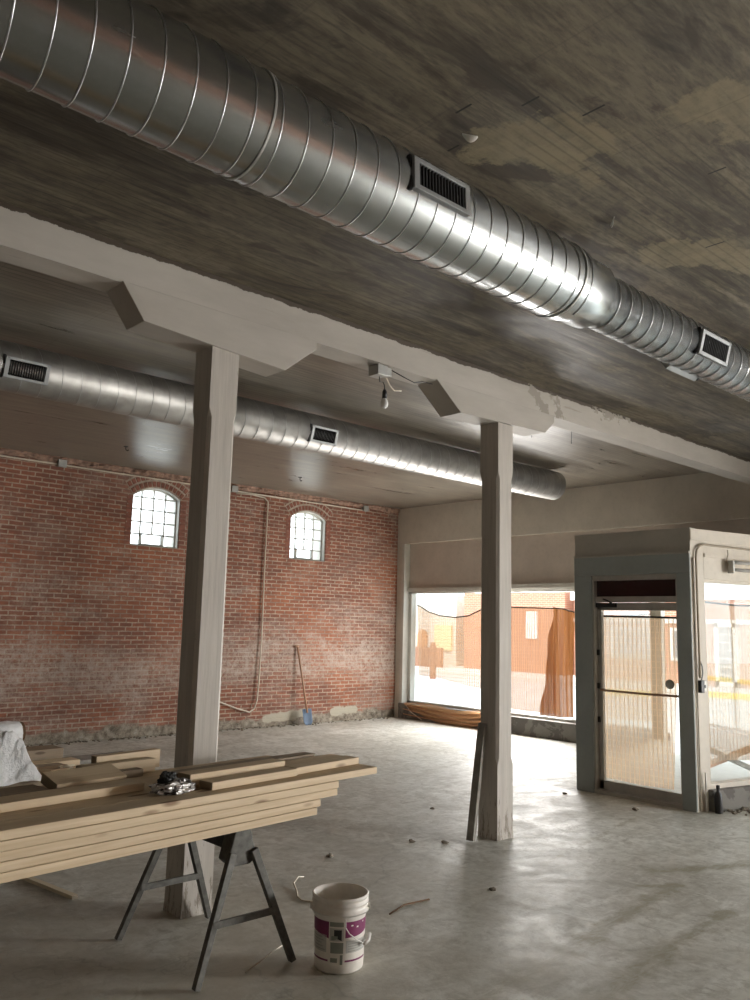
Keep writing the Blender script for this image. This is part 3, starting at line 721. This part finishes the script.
MB().box(.515, .545, -.09, -.016, 2.29, 2.42, SM).build('end_cap', 'galv_box', t, bevel=.008)
for dz in (-.035, .04): MB().tube([SM @ Vector((.55, -.085, 2.36+dz)), SM @ Vector((1.72, -.085, 2.36+dz))], .017, 12).build('tube', 'tube_glass', t, smooth=True)
MB().tube([SM @ Vector(q) for q in ((.52, -.03, 2.36), (.49, -.03, 2.42), (.52, -.03, 2.48), (.515, -.03, 2.53))], .006, 6).build('cord', 'brass_pipe', t)
b0 = (7.99, 3.80, 0)
t = thing('bottle', b0, 'small black bottle standing at the foot of the vestibule corner', 'bottle')
MB().lathe([(.0005, 0), (.034, 0), (.037, .012), (.037, .155), (.03, .18), (.014, .20), (.014, .225), (.0005, .225)], b0, 20).build('body', 'black_plastic', t, smooth=True)
MB().lathe([(.0005, .222), (.017, .222), (.017, .255), (.0005, .256)], b0, 16).build('cap', 'dark_steel', t)
pc = MB().tube([SM @ Vector(q) for q in ((.085, -.03, 0.0), (.083, -.03, .2), (.086, -.028, .36))], .009, 8).build('plastic_pipe', 'white_plastic', origin=tuple(SM @ Vector((.085, -.03, 0))))
tag(pc, 'short white pipe stub standing against the vestibule corner by the bottle', 'pipe')

# ------------------------------------------------------------------ netting over the openings
def net(name, mat, x, top, bot, label, wav=.02, f=1.0, Mx=None, nu=60, nv=24, ph=0, group=None, pucker=0):
    """top / bot: lists of (y, z); sheet hanging between them in the plane x with soft folds"""
    def ev(L, u):
        y0, y1 = L[0][0], L[-1][0]; y = y0+(y1-y0)*u
        for (a, b) in zip(L, L[1:]):
            lo, hi = min(a[0], b[0]), max(a[0], b[0])
            if lo-1e-6 <= y <= hi+1e-6:
                k = (y-a[0])/(b[0]-a[0]); k2 = k
                return y, a[1]+(b[1]-a[1])*k2
        return y, L[-1][1]
    def fn(u, v):
        a = ev(top, u); b = ev(bot, u); y = a[0]+(b[0]-a[0])*v; z = a[1]+(b[1]-a[1])*v
        dx = wav*math.sin((y*f*6+ph)+1.2*math.sin(z*2))+wav*.6*math.sin(y*f*17+ph+z*1.5)
        return (x+dx, y, z)
    def uvf(u, v):
        a = ev(top, u); b = ev(bot, u); return (a[0]+(b[0]-a[0])*v, a[1]+(b[1]-a[1])*v)
    mb = MB().grid(fn, nu, nv, uvf, Mx)
    rope = [fn(i/40, 0) for i in range(41)]
    P0 = Mx @ Vector(rope[0]) if Mx else Vector(rope[0])
    t = thing(name, tuple(P0), label, 'netting', group)
    mb.build('mesh_sheet', mat, t, smooth=True, fix=False)
    MB().tube(rope, .011, 6, Mx=Mx).build('rope', 'netting_rope', t)
    return t, fn
XN = XS+.27
net('safety_netting', 'net_light', XN+.03, [(11.09, 2.06), (10.78, 1.93), (10.5, 1.87), (10.1, 1.84), (9.8, 1.88), (9.34, 2.05), (8.95, 2.04)], [(11.0, .77), (10.5, .74), (9.33, .60), (8.95, .5)], 'pale orange netting sagging at its top edge in the left end of the display window')
net('safety_netting', 'net_mid', XN+.13, [(9.0, 2.03), (8.4, 2.02), (8.0, 2.01)], [(9.0, .34), (8.4, .33), (8.0, .34)], 'orange netting stretched across the middle of the display window, right of the post', ph=2)
net('safety_netting', 'net_dense', XN+.04, [(8.02, 2.02), (7.8, 2.0), (7.62, 1.95)], [(8.28, .30), (7.9, .30), (7.64, .33)], 'dense bunched orange netting hanging in vertical folds near the vestibule', wav=.03, f=5)
net('safety_netting', 'net_light', XN+.13, [(7.60, 1.96), (7.3, 1.87), (6.2, 1.95)], [(7.62, .33), (7.2, .35), (6.2, .4)], 'narrow strip of pale orange netting beside the dark window bar')
def dr_fn(u, v):
    y = 11.02-u*2.4; sag = math.sin(PI*min(1, u*1.0))**.7
    z = .285+.02*math.sin(u*9)-v*(.26*sag+.03); x = XS-.062-.055*math.sin(v*PI)*sag+.012*math.sin(v*22+u*5)+(.05 if v < .01 else 0)
    return (x, y, z)
t = thing('draped_netting', dr_fn(.5, 0), 'slack orange netting sagging over the dark curb below the left display window', 'netting')
MB().grid(dr_fn, 60, 22, lambda u, v: (u*2.4, v*.4)).build('mesh_sheet', 'net_drape', t, smooth=True, fix=False)
MB().tube([(XS-.07, 11.0, .28), (XS-.075, 10.85, .14), (XS-.08, 10.55, .02)], .008, 6).build('cord', 'beige_pipe', t)
for k, (zz, dd) in enumerate(((.24, .0), (.15, .03), (.06, .02))):
    MB().tube([(XS-.085-dd, 11.0-i*.118, zz+.03-(.10)*math.sin(PI*i/20)*(1-k*.3)) for i in range(21) if zz+.03-.1*math.sin(PI*i/20)*(1-k*.3) > .012], .007, 6).build('fold_edge', 'orange_trim', t)
net('safety_netting', 'net_pale', 8.005, [(4.15, 1.83), (4.5, 1.835), (5.05, 1.84)], [(4.255, .14), (4.6, .13), (5.04, .15)], 'pale netting hung outside the door glass with a gap at its right edge', wav=.006)
net('safety_netting', 'net_pale', 0, [(-.22, 2.01), (-.9, 1.98), (-1.6, 1.99), (-2.9, 2.05)], [(-.22, .35), (-.6, .42), (-1.2, .38), (-2.9, .4)], 'pale netting across the vestibule side window at the right edge', wav=.01, Mx=SM @ Matrix.Translation((0, .19, 0)) @ Matrix.Rotation(rad(90), 4, 'Z') @ Matrix.Scale(1, 4))

# planks fallen across the foot of the side window
def stick(name, a, b, w, h, mat, label, cat, group=None, bevel=.002):
    a, b = Vector(a), Vector(b); d = (b-a); L = d.length; q = d.to_track_quat('X', 'Z')
    o = MB().box(0, L, -w/2, w/2, -h/2, h/2).build(name, mat, bevel=bevel); o.location = a; o.rotation_euler = q.to_euler()
    return tag(o, label, cat, group)
A = SM @ Vector((.15, .26, .64)); B = SM @ Vector((1.3, .30, .24))
stick('fallen_plank', A, B, .03, .05, 'grey_plank', 'dark slanting plank behind the vestibule side window netting', 'plank')
A = SM @ Vector((.25, .36, .28)); B = SM @ Vector((1.5, .42, .50))
stick('fallen_plank', A, B, .03, .07, 'orange_trim', 'reddish plank rising to the right below the slanting one outside', 'plank')

# ------------------------------------------------------------------ lumber stack on sawhorses
TH = 6.2; O_ = (1.21, 3.351)
KM = frame((O_[0], O_[1], 0), TH)
def board(u0, u1, v0, w, z, label, th=.038, mat='spruce', name='lumber_board', tilt=0.0, dv=0.0, group=None, roll_=0.0, cat='board', taper=0):
    """board in stack coordinates: u along the stack, v away from the camera"""
    L = u1-u0; a = KM @ Vector((u0, v0, z)); m = MB(); th = th-.0012 if th < .04 else th
    if taper: m.prism([(0, 0), (0, th), (L, th), (L-taper, 0)], 1, 0, w)
    else: m.box(0, L, 0, w, 0, th)
    o = m.build(name, mat, bevel=.003)
    o.location = a; o.rotation_euler = (roll_, tilt, rad(TH)+math.atan2(dv, L))
    return tag(o, label, cat, group)
G = 'boards stacked on the sawhorses'
ends = [(1.675, 'front board at the very bottom of the stack on the sawhorse'), (1.70, 'front board second from the bottom of the sawhorse stack'),
        (1.83, 'front board third from the bottom of the sawhorse stack, sticking out past two below'), (1.835, 'front board fourth from the bottom, just under the longest board'),
        (2.15, 'longest pale board, jutting farthest right on top of the front row')]
for k, (e, lb) in enumerate(ends):
    board(-2.2, e, .002*(k % 3), .14, .70+.0385*k, lb, group=G)
for k in range(5):
    e1 = (1.62, 1.55, 1.72, 1.66, 2.16)[k]; e2 = (1.5, 1.58, 1.49, 1.62, 1.95)[k]
    hid = 'spruce board hidden inside the sawhorse stack behind the front row'
    board(-2.2, e1, .148, .28, .70+.0385*k, hid if k < 4 else 'wide board in the top layer behind the longest front board', group=G)
    board(-2.2, e2, .434, .28, .70+.0385*k, hid if k < 4 else 'wide board at the back edge of the top layer', group=G)
Z6 = .70+.0385*5+.001
board(-2.1, .80, .235, .14, Z6, 'long loose board lying on the left of the stack, ending at the crumpled foil', dv=.05, group=G)
board(.44, .80, .45, .15, Z6, 'short thick offcut block tilted behind the long loose board', name='wood_offcut', th=.05, mat='spruce', dv=.0, group='offcuts lying on the stack', roll_=rad(14), cat='offcut')
board(-.10, .41, .43, .16, Z6, 'weathered offcut lying flat at the left beside the plastic sheet', name='wood_offcut', th=.035, mat='old_wood', dv=.01, group='offcuts lying on the stack', cat='offcut')
board(.60, 1.0, .60, .06, Z6, 'offcut in the first step behind the short thick block', name='wood_offcut', th=.038, mat='old_wood', group='offcuts lying on the stack', cat='offcut')
board(.70, 1.12, .67, .075, Z6, 'offcut in the second step, set back from the first', name='wood_offcut', th=.068, mat='spruce', group='offcuts lying on the stack', cat='offcut')
board(.82, 1.22, .755, .05, Z6, 'bark-edged offcut standing highest at the back of the stack', name='wood_offcut', th=.095, mat='spruce', dv=.02, group='offcuts lying on the stack', cat='offcut')
board(1.03, 1.60, .07, .10, Z6, 'board with a dark cut end lying on the right of the stack', dv=.012, group=G)
board(1.612, 2.13, .105, .10, Z6, 'board continuing the row to the right end of the stack', dv=.02, group=G, mat='spruce')
board(.99, 1.62, .19, .10, Z6, 'board with dark cut end lying behind the front right one', dv=.01, group=G, mat='spruce', th=.062)
board(1.64, 2.10, .215, .10, Z6, 'short board butted in line at the right rear of the stack', dv=.01, group=G, mat='spruce')
board(1.02, 2.0, .33, .09, Z6, 'dark-topped board along the back right with a slanted end', group=G, mat='old_wood', dv=.02, taper=.03, th=.045)

# crumpled foil packet on the boards
def crumple(name, c, sx, sy, sz, mat, parent, seed):
    bm = bmesh.new(); bmesh.ops.create_icosphere(bm, subdivisions=4, radius=1)
    for v in bm.verts:
        p = v.co.copy(); n_ = fbm(p*1.8+Vector((seed, 0, 0)))*.35+fbm(p*5+Vector((0, seed, 0)))*.14
        q = p*(1+n_); v.co = Vector((q.x*sx, q.y*sy, max(q.z, -.62)*sz))
    og = Vector(parent.location)
    for v in bm.verts: v.co += Vector(c)-og
    me = bpy.data.meshes.new(name); bm.to_mesh(me); bm.free(); me.materials.append(MAT[mat])
    ob = bpy.data.objects.new(name, me); COL.objects.link(ob); ob.parent = parent; return ob
c0 = KM @ Vector((.855, .15, Z6))
t = thing('crumpled_foil', tuple(c0), 'crumpled silver and dark foil bag lying on top of the boards', 'foil bag')
crumple('foil_body', c0+Vector((.005, 0, .024)), .115, .06, .034, 'foil', t, 3)
crumple('foil_lump', c0+Vector((-.01, .02, .062)), .045, .03, .034, 'dark_steel', t, 9)

# sawhorses
def sawhorse(cx, label):
    t = thing('sawhorse', (cx, 3.955, 0), label, 'sawhorse', 'metal sawhorses under the boards')
    b = MB(); hw, hb = .022, .055
    b.prism([(cx-hw-.02, .698), (cx+hw+.02, .698), (cx+hb, .56), (cx-hb, .56)], 1, 3.70, 4.21)
    b.build('top_rail', 'dark_steel', t, bevel=.004)
    for (y, s_) in ((3.635, -1), (4.275, 1)):
        g = MB(); y0, y1 = sorted((y, y-s_*.09))
        g.prism([(cx-.035, .697), (cx+.035, .697), (cx+.085, .52), (cx+.05, .49), (cx-.05, .49), (cx-.085, .52)], 1, y0, y1)
        g.build('end_bracket', 'worn_steel', t, bevel=.006)
        legs = []
        for sx_ in (-1, 1):
            a = Vector((cx+sx_*.062, y+s_*.004, .56)); f_ = Vector((cx+sx_*.277, y+s_*.078, 0.004)); d = f_-a
            L = MB(); px = Vector((1, 0, 0)); n_ = d.normalized(); wv = Vector((0, 1, 0)); side = n_.cross(wv).normalized()
            w1, w2 = .02, .017
            vs = [a+side*w1*i+wv*w2*j for i, j in ((-1, -1), (1, -1), (1, 1), (-1, 1))]+[f_+side*w1*.8*i+wv*w2*j for i, j in ((-1, -1), (1, -1), (1, 1), (-1, 1))]
            for i in range(4, 8): vs[i].z = max(0.001, vs[i].z)
            L.add(vs, [(3, 2, 1, 0), (4, 5, 6, 7), (0, 1, 5, 4), (1, 2, 6, 5), (2, 3, 7, 6), (3, 0, 4, 7)])
            L.build('leg', 'worn_steel', t, bevel=.003); legs.append((a, f_))
        k_ = .54; p, q = legs[0][0].lerp(legs[0][1], k_), legs[1][0].lerp(legs[1][1], k_)
        B_ = MB(); B_.box(p.x-.01, q.x+.01, p.y-.02, p.y-.014+.01, p.z-.016, p.z+.016)
        B_.build('cross_brace', 'worn_steel', t)
    return t
sawhorse(2.487, 'black metal sawhorse carrying the right end of the stacked boards')
sawhorse(.25, 'second sawhorse carrying the hidden left end of the stacked boards')

# ------------------------------------------------------------------ bucket
bc = Vector((2.918, 3.375, 0)); 
t = thing('bucket', tuple(bc), 'open white plastic bucket with a magenta and grey label on the floor', 'bucket')
prof = [(.0005, .004), (.118, .004), (.122, .0), (.126, .01), (.1335, .285), (.1335, .29), (.1475, .29), (.149, .285), (.1495, .298), (.137, .302), (.1375, .325), (.1475, .327), (.1475, .337), (.139, .34), (.140, .352), (.147, .355), (.148, .368), (.143, .372), (.137, .370), (.1355, .30), (.1225, .012), (.0005, .012)]
prof = [(a_*.97, b_*.945) for a_, b_ in prof]
MB().lathe(prof, bc, 56).build('body', 'bucket_white', t, smooth=True)
va = math.degrees(math.atan2(-bc.y, -bc.x))        # direction from the bucket to where the label faces
def patch(a0, a1, z0, z1, mat, name='label', dr=.0012, curve=0, parent=None):
    m = MB(); n = max(3, int(abs(a1-a0)/4))
    def fn(u, v):
        a = rad(va+a0+(a1-a0)*u); zz = z0+(z1-z0)*v+(curve*(u-.0)**2 if v < .5 else 0); zz *= .945; r = (.1262+(zz/.945-.01)*.0273)*.97+dr
        return (bc.x+r*math.cos(a), bc.y+r*math.sin(a), zz)
    return m.grid(fn, n, 4).build(name, mat, parent or t, smooth=True, fix=False)
lb = patch(-82, 84, .045, .262, 'bucket_white', 'label', .0008)
def P(a0, a1, z0, z1, mat, name, curve=0, dr=.0016): return patch(a0, a1, z0, z1, mat, name, dr, curve, lb)
P(-82, -24, .195, .258, 'magenta', 'label_band', -.02); P(13, 84, .18, .258, 'magenta', 'label_band', .02)
P(-82, -30, .105, .19, 'label_pale', 'label_text_block'); P(-22, 9, .235, .258, 'label_grey', 'label_panel'); P(-22, 9, .165, .228, 'label_pale', 'label_panel'); P(-20, 9, .105, .158, 'label_grey', 'label_panel')
P(-12, 5, .178, .22, 'ink', 'label_emblem', -.012, .002); P(-18, -4, .168, .19, 'label_grey', 'label_emblem', .01, .0022)
P(15, 80, .105, .165, 'label_pale', 'label_text_block')
P(-82, -26, .062, .071, 'magenta', 'label_stripe', 0); P(13, 76, .062, .071, 'magenta', 'label_stripe', 0)
P(-20, -4, .06, .082, 'label_grey', 'label_panel'); P(2, 8, .05, .098, 'label_grey', 'label_panel')
for k in range(5):
    P(-78, -34-(k*5) % 13, .115+k*.015, .118+k*.015, 'label_grey', 'label_text_line', 0, .0022)
for k in range(4):
    P(20, 72-(k*9) % 16, .112+k*.012, .1145+k*.012, 'label_grey', 'label_text_line', 0, .0022)
for (a, z) in ((26, .235), (58, .243), (40, .225)): P(a, a+5, z, z+.007, 'white_plastic', 'label_dot', 0, .0022)
# wire bail hanging down on the front with its grip
ba = rad(va+10); hinge1 = bc+Vector((.150*math.cos(rad(va-8)), .150*math.sin(rad(va-8)), .27))
def rim(a, z, r=.15): return (bc.x+r*.97*math.cos(rad(va+a)), bc.y+r*.97*math.sin(rad(va+a)), z*.945)
MB().tube([rim(-88, .30), rim(-60, .285, .152)], .003, 6).build('bail_stub', 'chrome', t)
MB().tube([rim(12, .275, .145), rim(12, .235, .146), rim(20, .205, .148), rim(34, .175, .15), rim(50, .150, .151), rim(64, .138, .151)], .0028, 6).build('bail', 'white_plastic', t)
MB().tube([rim(56, .140, .153), rim(72, .146, .157), rim(84, .165, .157)], .0095, 10).build('grip', 'white_plastic', t, smooth=True)
for a in (-92, 88):
    MB().lathe([(.0005, -.006), (.018, -.006), (.018, .006), (.0005, .006)], n=16, Mx=Matrix.Translation(rim(a, .30, .15)) @ Matrix.Rotation(rad(va+a), 4, 'Z') @ Matrix.Rotation(PI/2, 4, 'Y')).build('bail_ear', 'bucket_white', t)

for (x, y, lb_) in ((4.696, 9.915, 'small dark hook in the ceiling above the left arched window'), (7.582, 10.0, 'small dark hook in the ceiling above the right arched window')):
    m_ = MB(); m_.lathe([(.0005, 0), (.03, 0), (.03, -.008), (.0005, -.01)], (x, y, ZC+.001), 14); m_.tube([(x, y, ZC-.005), (x, y, ZC-.04), (x+.02, y, ZC-.055), (x+.04, y, ZC-.04)], .006, 6)
    tag(m_.build('ceiling_hook', 'dark_steel', origin=(x, y, ZC)), lb_, 'hook', 'hooks in the ceiling')
for (x, y, dx, dy, lb_) in ((2.60, 2.272, .03, -.02, 'small white paint flake hanging from the ceiling near the big duct register'), (3.742, 2.253, .03, .03, 'larger white paint flake hanging from the ceiling beside the duct')):
    fl = MB().grid(lambda u, v: (x+dx*(u-.5)*2+.01*v, y+dy*(u-.5)*2+.008*v, ZC-.001-.03*v*(1-(2*u-1)**2)-.004*u), 8, 4)
    tag(fl.build('paint_flake', 'white_trim', origin=(x, y, ZC), thick=.0015), lb_, 'paint flake', 'paint flakes on the ceiling')
# wires, stick, leaning plank on the floor
tag(MB().tube([(3.66, 4.62, .006), (3.60, 4.60, .02), (3.50, 4.52, .018), (3.45, 4.42, .006), (3.38, 4.32, .006), (3.36, 4.25, .006), (3.40, 4.18, .006), (3.44, 4.12, .006)], .0055, 6).build('loose_wire', 'beige_pipe', origin=(3.45, 4.4, 0), smooth=True), 'curly pale wire lying on the floor behind the bucket', 'wire')
tag(MB().tube([(2.80, 3.69, .03), (2.70, 3.65, .03), (2.60, 3.62, .015), (2.50, 3.585, .005)], .004, 6).build('loose_wire', 'beige_pipe', origin=(2.6, 3.6, 0), smooth=True), 'pale bent wire on the floor by the right foot of the sawhorse', 'wire')
tag(MB().tube([(3.62, 3.74, .005), (3.8, 3.80, .006), (4.0, 3.78, .005)], .005, 6).build('loose_wire', 'bark', origin=(3.7, 3.75, 0), smooth=True), 'dark wire on the floor right of the bucket', 'wire')
stick('wood_stick', (2.20, 5.75, .015), (2.30, 5.12, .015), .04, .022, 'pale_wood', 'pale wood strip lying on the floor below the stacked boards', 'wood strip')
stick('leaning_plank', (5.29, 4.53, .004), (5.452, 4.585, .90), .065, .04, 'grey_plank', 'weathered plank leaning against the far post', 'plank')
o = bpy.data.objects['leaning_plank']
q = (Vector((5.452, 4.56, .90))-Vector((5.29, 4.54, .0))); 
m3 = Matrix((q.normalized(), Vector((0, 1, 0)), q.normalized().cross(Vector((0, 1, 0))))).transposed()
o.rotation_euler = m3.to_euler(); o.location = (5.285, 4.55, .008)

# ------------------------------------------------------------------ pile at the left by the brick wall
def rbox(name, x0, x1, y, w, z, h, mat, label, cat, ang=0, group=None):
    o = MB().box(0, x1-x0, 0, w, 0, h).build(name, mat, bevel=.003); o.location = (x0, y, z); o.rotation_euler = (0, 0, rad(ang))
    return tag(o, label, cat, group)
GP = 'timbers in the floor pile'
rbox('pile_timber', 1.9, 3.75, 8.55, .3, .0, .16, 'old_wood', 'lowest old timber of the floor pile by the brick wall', 'timber', 3, GP)
rbox('pile_timber', 1.7, 3.3, 8.05, .3, .0, .14, 'old_wood', 'nearest low timber of the floor pile by the brick wall', 'timber', 8, GP)
rbox('pile_timber', 2.1, 3.95, 9.3, .3, .0, .24, 'old_wood', 'thick timber of the floor pile under the wrapped roll', 'timber', 2, GP)
rbox('pile_timber', 2.6, 4.05, 9.0, .2, .0, .14, 'spruce', 'light timber of the floor pile with an end showing past the plastic', 'timber', 5, GP)
rbox('cardboard_box', 3.27, 3.55, 8.0, .2, .14, .12, 'card', 'small brown box with white ties on the floor pile', 'box', 12)
for (x, y, z, an, lb_) in ((3.30, 8.56, .165, 50, 'pale splinter of wood standing out beside the plastic sheet tip'), (3.36, 8.02, .265, 10, 'pale wood scrap on top of the small brown box'), (3.45, 7.93, .265, 100, 'second pale wood scrap at the front edge of the small brown box')):
    rbox('wood_scrap', x, x+.16, y, .035, z, .015, 'pale_wood', lb_, 'wood scrap', an, 'pale scraps by the floor pile')
rbox('floor_strip', 3.9, 5.0, 9.6, .35, .0, .04, 'grey_plank', 'flat grey strip on the floor beyond the pile', 'plank', 4)  # thin flat grey box lying on the floor past the timbers
def roll_fn(u, v):
    a = v*2*PI; x = 1.9+u*1.62; r = .155*(1+.10*fbm((x*2, math.cos(a)*1.2, math.sin(a)*1.2))+.05*fbm((x*7, math.cos(a)*3, math.sin(a)*3)))*(1-.35*max(0, u-.9)*10*.5)
    return (x, 9.45+u*.15+r*1.25*math.cos(a), .24+.16+r*.95*math.sin(a))
t = thing('wrapped_roll', (3, 9.5, .24), 'white plastic-wrapped roll lying on top of the floor pile', 'wrapped roll')
MB().grid(roll_fn, 60, 40).build('wrap', 'plastic_film', t, smooth=True)
MB().tube([(1.95, 9.46, .41), (3.55, 9.59, .41)], .115, 16).build('core', 'bark', t)
def sheet_fn(u, v):
    x = 1.55+u*1.55+.10*math.sin(v*7); y = 7.45+v*1.35+u*.35
    h = .20+.30*math.sin(PI*min(1, v*.8+.15))*(1-u*.55)+.10*abs(fbm((u*3, v*3, 2)))+.05*fbm((u*9, v*9, 5))
    rid = abs(((u*2.3+v*1.7+.3*fbm((u*2, v*2, 7))) % 1)-.5)*.20+abs(fbm((u*5+3, v*4, 1)))*.09+abs(fbm((u*13, v*11, 4)))*.035
    e = min(1, min(u, 1-u, v, 1-v)*6+.15)
    return (x, y, .165+(h+rid)*.9*e)
o = MB().grid(sheet_fn, 90, 90).build('plastic_sheet', 'plastic_film', origin=(2.5, 8, 0), smooth=False)
tag(o, 'crumpled translucent plastic sheet thrown over the front of the floor pile', 'plastic sheet')

# ------------------------------------------------------------------ rubble bits on the floor
bits = [(7.45, 4.36, .03, 'dark chip on the floor in front of the door'), (7.54, 5.22, .022, 'dark chip on the floor left of the door frame'), (5.9, 5.55, .02, 'dark chip on the floor behind the plank post'),
        (5.09, 4.65, .025, 'chip on the floor just left of the leaning plank foot'), (4.9, 4.83, .025, 'chip on the floor farther left of the leaning plank foot'), (4.47, 3.66, .022, 'lone chip on the open floor right of the bucket'), (4.12, 4.9, .028, 'chip on the floor beyond the curly wire')]
for (x, y, r, lb_) in bits:
    bm = bmesh.new(); bmesh.ops.create_icosphere(bm, subdivisions=2, radius=r)
    for v in bm.verts: v.co *= 1+.5*fbm(v.co*40+Vector((x, y, 0))); v.co.z = max(v.co.z, -r*.4)*.6
    me = bpy.data.meshes.new('rubble_chip'); bm.to_mesh(me); bm.free(); me.materials.append(MAT['debris'])
    o = bpy.data.objects.new('rubble_chip', me); COL.objects.link(o); o.location = (x, y, r*.24); tag(o, lb_, 'debris', 'rubble chips on the floor')
# crumbs swept along the foot of the brick and vestibule walls (uncountable)
bm = bmesh.new()
for k in range(420):
    if k < 260: x = random.uniform(3, 10.8); y = YB-abs(random.gauss(0, .09))-.01
    else:
        p = SM @ Vector((random.uniform(.25, 1.6), -.07-abs(random.gauss(0, .12)), 0)); x, y = p.x, p.y
    r = random.uniform(.006, .022)
    g = bmesh.ops.create_icosphere(bm, subdivisions=1, radius=r, matrix=Matrix.Translation((x, y, r*.4)))
    for v in g['verts']: v.co.z = max(.001, v.co.z*random.uniform(.6, 1.1)); v.co.x += random.uniform(-.3, .3)*r
me = bpy.data.meshes.new('rubble_crumbs'); bm.to_mesh(me); bm.free(); me.materials.append(MAT['debris'])
o = bpy.data.objects.new('rubble_crumbs', me); COL.objects.link(o); o['kind'] = 'stuff'; tag(o, 'loose brick and plaster crumbs swept against the foot of the walls', 'rubble')

# ------------------------------------------------------------------ the street outside
def ext(name, m, mat, kind='structure', **k):
    o = m.build(name, mat, **k); 
    if kind: o['kind'] = kind
    return o
ext('sidewalk', MB().box(11.25, 14.5, -30, 60, -.3, -.08), 'sidewalk')
ext('street', MB().box(14.5, 23.6, -30, 60, -.35, -.16), 'asphalt')
ext('street_kerb', MB().box(23.6, 24.0, -30, 11.9, -.35, -.02), 'kerb_yellow')
ext('street_kerb', MB().box(23.6, 24.0, 11.9, 60, -.35, -.02), 'sidewalk')
ext('far_sidewalk', MB().box(24.0, 60, -30, 60, -.3, -.06), 'sidewalk')
ext('entry_slab', MB().prism([(XD+.14, 4.0), (XD+.14, 5.2), (11.25, 6.0), (11.25, 3.2)], 2, -.1, .012), 'sidewalk')
t = thing('brick_building', (27, 14.3, 0), 'brick building across the street with a white framed door, low cornice', 'building')
MB().box(27, 33, 8.0, 18.2, -.1, 4.6).build('wall', 'far_brick', t)
MB().box(26.9, 33.1, 7.9, 18.3, 2.75, 4.8).build('cornice', 'bright_paint', t)
MB().box(26.93, 27.05, 8.0, 18.2, 1.95, 2.1).build('band', 'bright_paint', t)
f = MB(); y0, y1 = 12.0, 12.75
f.box(26.9, 27.0, y0, y0+.13, -.05, 1.98); f.box(26.9, 27.0, y1-.13, y1, -.05, 1.98); f.box(26.9, 27.0, y0, y1, 1.85, 1.98); f.box(26.9, 27.0, y0, y1, -.05, .12)
dd_ = f.build('door_frame', 'bright_paint', t)
MB().box(26.96, 27.0, y0+.13, y1-.13, .12, 1.85).build('door_glass', 'window_dark', dd_)
s_ = MB()
for k in range(6): s_.box(26.93, 26.96, y0+.12, y1-.12, .3+k*.26, .34+k*.26)
s_.build('blind', 'bright_paint', dd_)
for (ya, yb) in ((13.2, 14.3), (10.0, 11.2), (15.0, 16.6)):
    wv_ = MB().box(26.92, 27.02, ya, yb, .7, 1.8).build('window_frame', 'bright_paint', t)
    MB().box(26.90, 26.93, ya+.1, yb-.1, .8, 1.7).build('pane', 'window_dark', wv_)
t = thing('brick_building', (27, 21, 0), 'red brick building across the street seen through the dense orange netting', 'building')
MB().box(27, 34, 18.6, 23.7, -.1, 3.1).build('wall', 'far_brick', t)
MB().box(26.95, 27.0, 19.87, 20.42, 1.25, 2.32).build('white_sign', 'bright_paint', t)
t = thing('pale_building', (27.5, 27, 0), 'pale building with an arched window beyond the left display window', 'building')
MB().box(27.5, 34, 24.6, 33, -.1, 3.0).build('wall', 'pale_wall', t)
for yc in (26.6, 28.3):
    a_ = MB(); a_.prism([(yc-.28, .2), (yc+.28, .2), (yc+.28, 1.2)]+[(yc+.28*math.cos(PI*i/10), 1.2+.28*math.sin(PI*i/10)) for i in range(1, 10)]+[(yc-.28, 1.2)], 0, 27.42, 27.5)
    a_.build('arched_window', 'orange_trim', t)
MB().box(27.4, 27.5, 24.8, 25.8, .6, 1.7).build('shop_sign', 'yellow_sign', t)
t = tag(MB().box(25.9, 26.05, 24.0, 29.5, -.06, .75).build('low_wall', 'rust_post', origin=(26, 26, 0)), 'low reddish wall in front of the pale building', 'wall')
t = tag(MB().lathe([(.0005, 0), (.11, 0), (.11, 1.15), (.08, 1.25), (.0005, 1.27)], (21.5, 20.3, -.16), 14).build('bollard', 'rust_post', origin=(21.5, 20.3, -.16)), 'reddish bollard by the street seen through the left netting', 'bollard')
